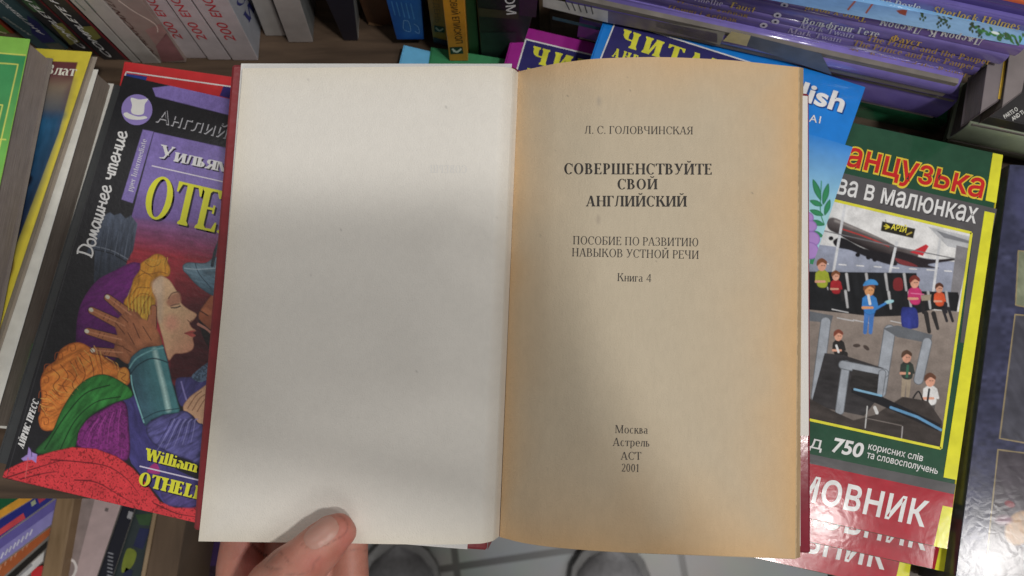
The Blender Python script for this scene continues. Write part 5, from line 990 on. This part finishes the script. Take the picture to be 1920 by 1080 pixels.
Fs = [(2 * k, 2 * k + 1, 2 * k + 3, 2 * k + 2) for k in range(8)]; Fs += [tuple(n + x for x in f[::-1]) for f in Fs]; Fs += [(2 * k, 2 * k + 2, n + 2 * k + 2, n + 2 * k) for k in range(8)] + [(2 * k + 1, n + 2 * k + 1, n + 2 * k + 3, 2 * k + 3) for k in range(8)]
mk('spine', V, Fs, print_mat(.3, .15, 300, .4, .12), BOOK, RED, False)

# ------------------------------------------------------------------ the reader: hands, arms, shoes
def skin_mat():
    m, nt, b, N, L = new_mat('skin')
    at = N.new('ShaderNodeAttribute'); at.attribute_name = 'Col'; geo = N.new('ShaderNodeNewGeometry')
    n1 = N.new('ShaderNodeTexNoise'); n1.inputs['Scale'].default_value = 110; n1.inputs['Detail'].default_value = 6; L.new(geo.outputs['Position'], n1.inputs['Vector'])
    crm = N.new('ShaderNodeValToRGB'); crm.color_ramp.elements[0].position = .35; crm.color_ramp.elements[1].position = .65
    crm.color_ramp.elements[0].color = (.86, .70, .66, 1); crm.color_ramp.elements[1].color = (1.0, 1.0, 1.0, 1); L.new(n1.outputs['Fac'], crm.inputs[0])
    mx = N.new('ShaderNodeMix'); mx.data_type = 'RGBA'; mx.blend_type = 'MULTIPLY'; mx.inputs[0].default_value = 0.8
    L.new(at.outputs['Color'], mx.inputs[6]); L.new(crm.outputs[0], mx.inputs[7]); L.new(mx.outputs[2], b.inputs['Base Color'])
    b.inputs['Roughness'].default_value = .52; b.inputs['Subsurface Weight'].default_value = .25; b.inputs['Subsurface Radius'].default_value = (1, .35, .2); b.inputs['Subsurface Scale'].default_value = .003
    vo = N.new('ShaderNodeTexVoronoi'); vo.inputs['Scale'].default_value = 1500; L.new(geo.outputs['Position'], vo.inputs['Vector'])
    bp = N.new('ShaderNodeBump'); bp.inputs['Strength'].default_value = .18; bp.inputs['Distance'].default_value = .0004; L.new(vo.outputs['Distance'], bp.inputs['Height'])
    n2 = N.new('ShaderNodeTexNoise'); n2.inputs['Scale'].default_value = 420; n2.inputs['Detail'].default_value = 3; L.new(geo.outputs['Position'], n2.inputs['Vector'])
    b2 = N.new('ShaderNodeBump'); b2.inputs['Strength'].default_value = .2; b2.inputs['Distance'].default_value = .0008; L.new(n2.outputs['Fac'], b2.inputs['Height']); L.new(bp.outputs[0], b2.inputs['Normal'])
    L.new(b2.outputs[0], b.inputs['Normal']); return m
SKINM = skin_mat()
def W3(x, y, d): return CPOS + rays([(x, y)])[0] * d
def capsule(bm, p0, r0, p1, r1):
    p0, p1 = Vector(p0), Vector(p1); ax = (p1 - p0).normalized(); q = ax.to_track_quat('Z', 'Y'); rings = []
    for k in range(-6, 1): a = k / 6 * math.pi / 2; rings.append((p0 + ax * math.sin(a) * r0, math.cos(a) * r0))
    for k in range(0, 7): a = k / 6 * math.pi / 2; rings.append((p1 + ax * math.sin(a) * r1, math.cos(a) * r1))
    prev = None; first = None
    for ctr_, r in rings:
        r = max(r, 1e-5); vs = [bm.verts.new(ctr_ + q @ Vector((r * math.cos(2 * math.pi * j / 20), r * math.sin(2 * math.pi * j / 20), 0))) for j in range(20)]
        if prev: [bm.faces.new((prev[j], prev[(j + 1) % 20], vs[(j + 1) % 20], vs[j])) for j in range(20)]
        else: bm.faces.new(vs[::-1])
        prev = vs
    bm.faces.new(prev)
def flesh(name, chains, vox, smooth_it, mat, colr):
    """chains of (point, radius) grown together into one continuous skin"""
    bm = bmesh.new()
    for ch in chains:
        for (a, ra), (b_, rb) in zip(ch[:-1], ch[1:]): capsule(bm, a, ra, b_, rb)
    o = from_bm('tmp', bm, mat, None, colr); bm.free()
    r = o.modifiers.new('r', 'REMESH'); r.mode = 'VOXEL'; r.voxel_size = vox
    s_ = o.modifiers.new('s', 'SMOOTH'); s_.factor = .5; s_.iterations = smooth_it
    dg = bpy.context.evaluated_depsgraph_get(); dg.update(); me = bpy.data.meshes.new_from_object(o.evaluated_get(dg))
    co = np.empty(len(me.vertices) * 3); me.vertices.foreach_get('co', co); nr = np.empty(len(me.vertices) * 3); me.vertices.foreach_get('normal', nr)
    fc_ = [tuple(p.vertices) for p in me.polygons]; old = o.data
    bpy.data.objects.remove(o); bpy.data.meshes.remove(old); bpy.data.meshes.remove(me)
    return co.reshape(-1, 3), nr.reshape(-1, 3), fc_
SK = np.array([.57, .265, .20])
# left hand, palm up under the book: thumb on the flyleaf, four fingers behind the front board
T0 = [(634, 992, .3088, .0066), (620, 1001, .3078, .0078), (601, 1020, .3066, .0090), (575, 1046, .3062, .0098), (545, 1072, .3068, .0112), (515, 1104, .3085, .0124), (490, 1150, .312, .0135), (478, 1230, .318, .0165), (500, 1330, .327, .021), (545, 1440, .334, .022)]
th = [(W3(*p[:3]), p[3]) for p in T0]
th2 = [(W3(p[0] + 7, p[1] + 6, p[2] + .0012), p[3] * .93) for p in T0[:6]]
def fing(xs): return [(W3(x, y, d), r) for x, y, d, r in xs]
fingers = [fing([(500, 720, .3400, .0066), (485, 800, .3408, .0075), (468, 890, .3435, .0085), (458, 985, .3450, .0092), (452, 1060, .3435, .0110), (454, 1140, .340, .0122), (470, 1240, .3375, .014), (500, 1340, .338, .017)]),
           fing([(560, 650, .3415, .0068), (552, 760, .3425, .0078), (545, 880, .3455, .0088), (540, 1000, .3470, .0092), (540, 1090, .345, .0110), (545, 1220, .3415, .0135), (550, 1330, .340, .017)]),
           fing([(622, 700, .3420, .0066), (615, 800, .3430, .0076), (606, 910, .3455, .0085), (604, 1010, .3470, .0090), (602, 1100, .345, .0105), (600, 1220, .3425, .013), (600, 1330, .341, .016)]),
           fing([(668, 800, .3410, .0056), (665, 880, .3420, .0064), (661, 960, .3440, .0074), (657, 1040, .3440, .0082), (654, 1110, .3425, .0095), (646, 1220, .342, .012), (636, 1340, .342, .0155)])]
palm = [fing([(490, 1250, .336, .016), (545, 1250, .341, .0155), (600, 1250, .342, .015), (640, 1260, .342, .0135)]), fing([(505, 1340, .334, .020), (560, 1340, .339, .020), (625, 1350, .341, .017)]),
        fing([(545, 1440, .336, .022), (590, 1440, .340, .021), (625, 1430, .341, .018)]), fing([(575, 1440, .338, .024), (600, 1640, .342, .024), (606, 1760, .345, .026), (640, 2150, .355, .033), (720, 2900, .372, .041)])]
co, nr, fcs = flesh('hand', [th, th2] + fingers + palm, .00105, 5, SKINM, SK)
pxh = topx(co); dcam = (co - CPOS) @ DV; facing = (nr * (CPOS - co)).sum(1) > 0
colh = np.tile(SK, (len(co), 1)); front = facing & (dcam < .335)
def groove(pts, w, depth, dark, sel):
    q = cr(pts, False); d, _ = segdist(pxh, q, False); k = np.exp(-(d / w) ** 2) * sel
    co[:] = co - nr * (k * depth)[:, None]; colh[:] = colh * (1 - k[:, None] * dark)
thm = facing & (dcam < .3135) & (pxh[:, 1] > 960)
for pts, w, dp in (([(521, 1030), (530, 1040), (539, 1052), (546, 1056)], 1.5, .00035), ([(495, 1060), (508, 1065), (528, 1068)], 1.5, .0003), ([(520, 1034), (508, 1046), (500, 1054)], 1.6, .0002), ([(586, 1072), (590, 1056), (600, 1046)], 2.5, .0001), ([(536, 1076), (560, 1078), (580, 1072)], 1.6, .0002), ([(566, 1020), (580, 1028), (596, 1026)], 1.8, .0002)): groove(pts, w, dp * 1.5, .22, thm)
red = np.exp(-(((pxh[:, 0] - 648) / 20) ** 2 + ((pxh[:, 1] - 1010) / 45) ** 2)) + .8 * np.exp(-(((pxh[:, 0] - 590) / 30) ** 2 + ((pxh[:, 1] - 1055) / 24) ** 2)); colh *= 1 - np.clip(red, 0, 1)[:, None] * np.array([.02, .26, .22]) * front[:, None]
tan_ = np.exp(-(((pxh[:, 0] - 505) / 26) ** 2 + ((pxh[:, 1] - 1050) / 34) ** 2)); colh *= 1 - tan_[:, None] * np.array([.30, .24, .24]) * front[:, None]
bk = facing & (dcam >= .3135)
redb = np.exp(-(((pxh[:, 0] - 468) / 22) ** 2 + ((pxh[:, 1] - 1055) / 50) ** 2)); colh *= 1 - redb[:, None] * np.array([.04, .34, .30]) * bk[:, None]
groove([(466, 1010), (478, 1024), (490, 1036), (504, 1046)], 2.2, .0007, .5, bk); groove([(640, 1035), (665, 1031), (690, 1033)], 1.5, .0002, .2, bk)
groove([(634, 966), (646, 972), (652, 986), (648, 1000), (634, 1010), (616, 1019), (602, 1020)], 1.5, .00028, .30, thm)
PER = mk('person', co, fcs, SKINM, None, colh, True); tag(PER, 'bare hands and grey shoes of the person holding the book open with a thumb', 'person')
# thumb nail
ax0, ax1 = W3(598, 1022, .3066), W3(636, 984, .3088); ax = (ax1 - ax0) / np.linalg.norm(ax1 - ax0); tc = CPOS - ax0; tc = tc - ax * (tc @ ax); tc /= np.linalg.norm(tc)
side = np.cross(ax, tc); side = side if side[0] < 0 else -side
nv_, na = 22, 22; V = []; L_ = np.linalg.norm(ax1 - ax0)
from mathutils.bvhtree import BVHTree
bvh = BVHTree.FromPolygons([Vector(v) for v in co], fcs)
dirn0 = tc * .90 + side * .43; dirn0 /= np.linalg.norm(dirn0); lat = np.cross(ax, dirn0)
for a in np.linspace(-1, 1, nv_):
    for b_ in np.linspace(-1, 1, na):
        e = (1 - abs(a) ** 2.6) ** (1 / 2.6) if abs(a) < 1 else 0
        o_ = ax0 + ax * (L_ * .47 + a * .0072) + dirn0 * .02 + lat * (b_ * e * .0052)
        h = bvh.ray_cast(Vector(o_), Vector(-dirn0), .06); p = np.array(h[0]) if h[0] is not None else o_ - dirn0 * .012
        V.append(p + dirn0 * (.00042 - .00030 * (b_ * e) ** 2 - .0002 * max(0, -a) ** 3))
nm, nt, nb, N, L = new_mat('nail'); nb.inputs['Base Color'].default_value = (.50, .30, .26, 1); nb.inputs['Roughness'].default_value = .42; nb.inputs['Subsurface Weight'].default_value = .2; nb.inputs['Subsurface Scale'].default_value = .002
nz = N.new('ShaderNodeTexNoise'); nz.inputs['Scale'].default_value = 260; rp = N.new('ShaderNodeValToRGB'); rp.color_ramp.elements[0].color = (.50, .265, .21, 1); rp.color_ramp.elements[1].color = (.56, .31, .25, 1)
L.new(nz.outputs['Fac'], rp.inputs[0]); L.new(rp.outputs[0], nb.inputs['Base Color'])
mk('thumb_nail', V, grid_faces(na, nv_), nm, PER, (.5, .3, .26), True)
# right hand, arm and the phone that takes the picture, just behind the lens
ph = thing('phone', CPOS - DV * .006, 'black phone held flat above the books, out of the picture', 'phone')
HX = 0.0
def cp(a, b_, d): a = a + HX; return CPOS + RV * a + UV_ * b_ - DV * d
def cbox(name, a, b_, d, mat, colr, bev): return hexa(name, lambda u, v, w: cp(a[0] + (a[1] - a[0]) * u, b_[0] + (b_[1] - b_[0]) * v, d[0] + (d[1] - d[0]) * w), (0, 1), (0, 1), (0, 1), mat, ph, colr, bev)
PHX, PHY = (-.055, .106), (-.058, .018)
cbox('phone_body', PHX, PHY, (.0035, .0115), print_mat(.3, 0, 300, .3, .05), (.02, .02, .022), .003)
HX = -.036
co2, nr2, f2 = flesh('hand', [[(cp(.152, -.02, .016), .010), (cp(.168, -.05, .021), .016), (cp(.20, -.11, .031), .026), (cp(.23, -.17, .034), .028), (cp(.27, -.34, .043), .036), (cp(.30, -.52, .054), .045)],
                       [(cp(.055, -.066, .018), .009), (cp(.10, -.072, .019), .012), (cp(.15, -.080, .022), .016), (cp(.195, -.11, .028), .022)],
                       [(cp(.120, -.030, .0205), .008), (cp(.14, -.035, .0215), .009), (cp(.164, -.06, .021), .014), (cp(.20, -.11, .028), .022)],
                       [(cp(.1495, .012, .012), .0072), (cp(.160, .004, .013), .0085), (cp(.17, -.03, .017), .012), (cp(.18, -.07, .022), .017)],
                       [(cp(.1500, -.012, .012), .0072), (cp(.162, -.022, .013), .0085), (cp(.176, -.05, .018), .013), (cp(.19, -.09, .025), .02)],
                       [(cp(.1500, -.036, .012), .0072), (cp(.163, -.048, .013), .0085), (cp(.182, -.075, .018), .013), (cp(.20, -.11, .027), .022)],
                       [(cp(.1495, -.058, .011), .0062), (cp(.163, -.070, .012), .0075), (cp(.184, -.095, .017), .012), (cp(.205, -.125, .027), .022)]], .003, 4, SKINM, SK)
mk('forearm', co2, f2, SKINM, PER, SK, True)['label'] = 'right hand and forearm steadying the phone'
# shoes on the tiles
def shoe(px, toe_w, ang, colr, label):
    o_ = Z(FLOOR_Z).at([px])[0]; ca, sa = math.cos(ang), math.sin(ang); L_ = .28; secs = []
    for k in range(15):
        u = k / 14; w = toe_w * (math.sin(min(1, u / .22) * math.pi / 2) ** .6 if u < .22 else 1 - .22 * math.sin((u - .22) / .78 * math.pi * .8)) * (1 if u < .93 else .85) / 2 + .002
        h = .045 * (math.sin(min(1, u / .3) * math.pi / 2)) ** .7 + .045 * max(0, (u - .3) / .7) ** .8 + .006
        ring_ = [(w * math.cos(a) * (1 - .25 * max(0, math.sin(a))), h * max(0, math.sin(a)) ** .8 if a < math.pi else 0) for a in np.linspace(0, math.pi, 15)]
        secs += [(o_[0] + x * ca - (-u * L_) * sa, o_[1] + x * sa + (-u * L_) * ca, FLOOR_Z + .022 + z) for x, z in ring_]
    f = [(15 * k + j, 15 * k + j + 1, 15 * k + j + 16, 15 * k + j + 15) for k in range(14) for j in range(14)] + [tuple(range(15)), tuple(15 * 14 + j for j in range(14, -1, -1))]
    sh = mk('shoe', secs, f, print_mat(.7, .3, 200, 0, .15), PER, colr, True); sh['label'] = label
    sv = []; 
    for z in (0, .024):
        for k in range(29):
            u = (k if k < 15 else 28 - k) / 14; w = toe_w * (math.sin(min(1, (u + .02) / .22) * math.pi / 2) ** .6 if u < .2 else 1 - .22 * math.sin((u - .2) / .8 * math.pi * .8)) / 2 + .006
            x = w if k < 15 else -w; y = -u * L_ + .006; sv.append((o_[0] + x * ca - y * sa, o_[1] + x * sa + y * ca, FLOOR_Z + .001 + z))
    mk('sole', sv, [(j, (j + 1) % 29, 29 + (j + 1) % 29, 29 + j) for j in range(29)] + [tuple(range(29))[::-1], tuple(range(29, 58))], print_mat(.7, .1, 200, 0, .1), sh, (.26, .26, .26))
    lc = [(o_[0] + x * ca - y * sa, o_[1] + x * sa + y * ca, z) for x, y, z in ((-.02, -.10, 0), (.02, -.10, 0), (-.022, -.20, 0), (.022, -.20, 0))]
    mk('tongue', [(p[0], p[1], FLOOR_Z + .022 + (.064 if k < 2 else .092)) for k, p in enumerate(lc)], [(0, 1, 3, 2)], print_mat(.7, .3, 200, 0, .15), sh, (.2, .2, .21))
shoe((748, 1018), .105, math.radians(6), (.24, .24, .25), 'grey left shoe toe'); shoe((1146, 1020), .105, math.radians(-6), (.40, .40, .42), 'pale grey right shoe toe')
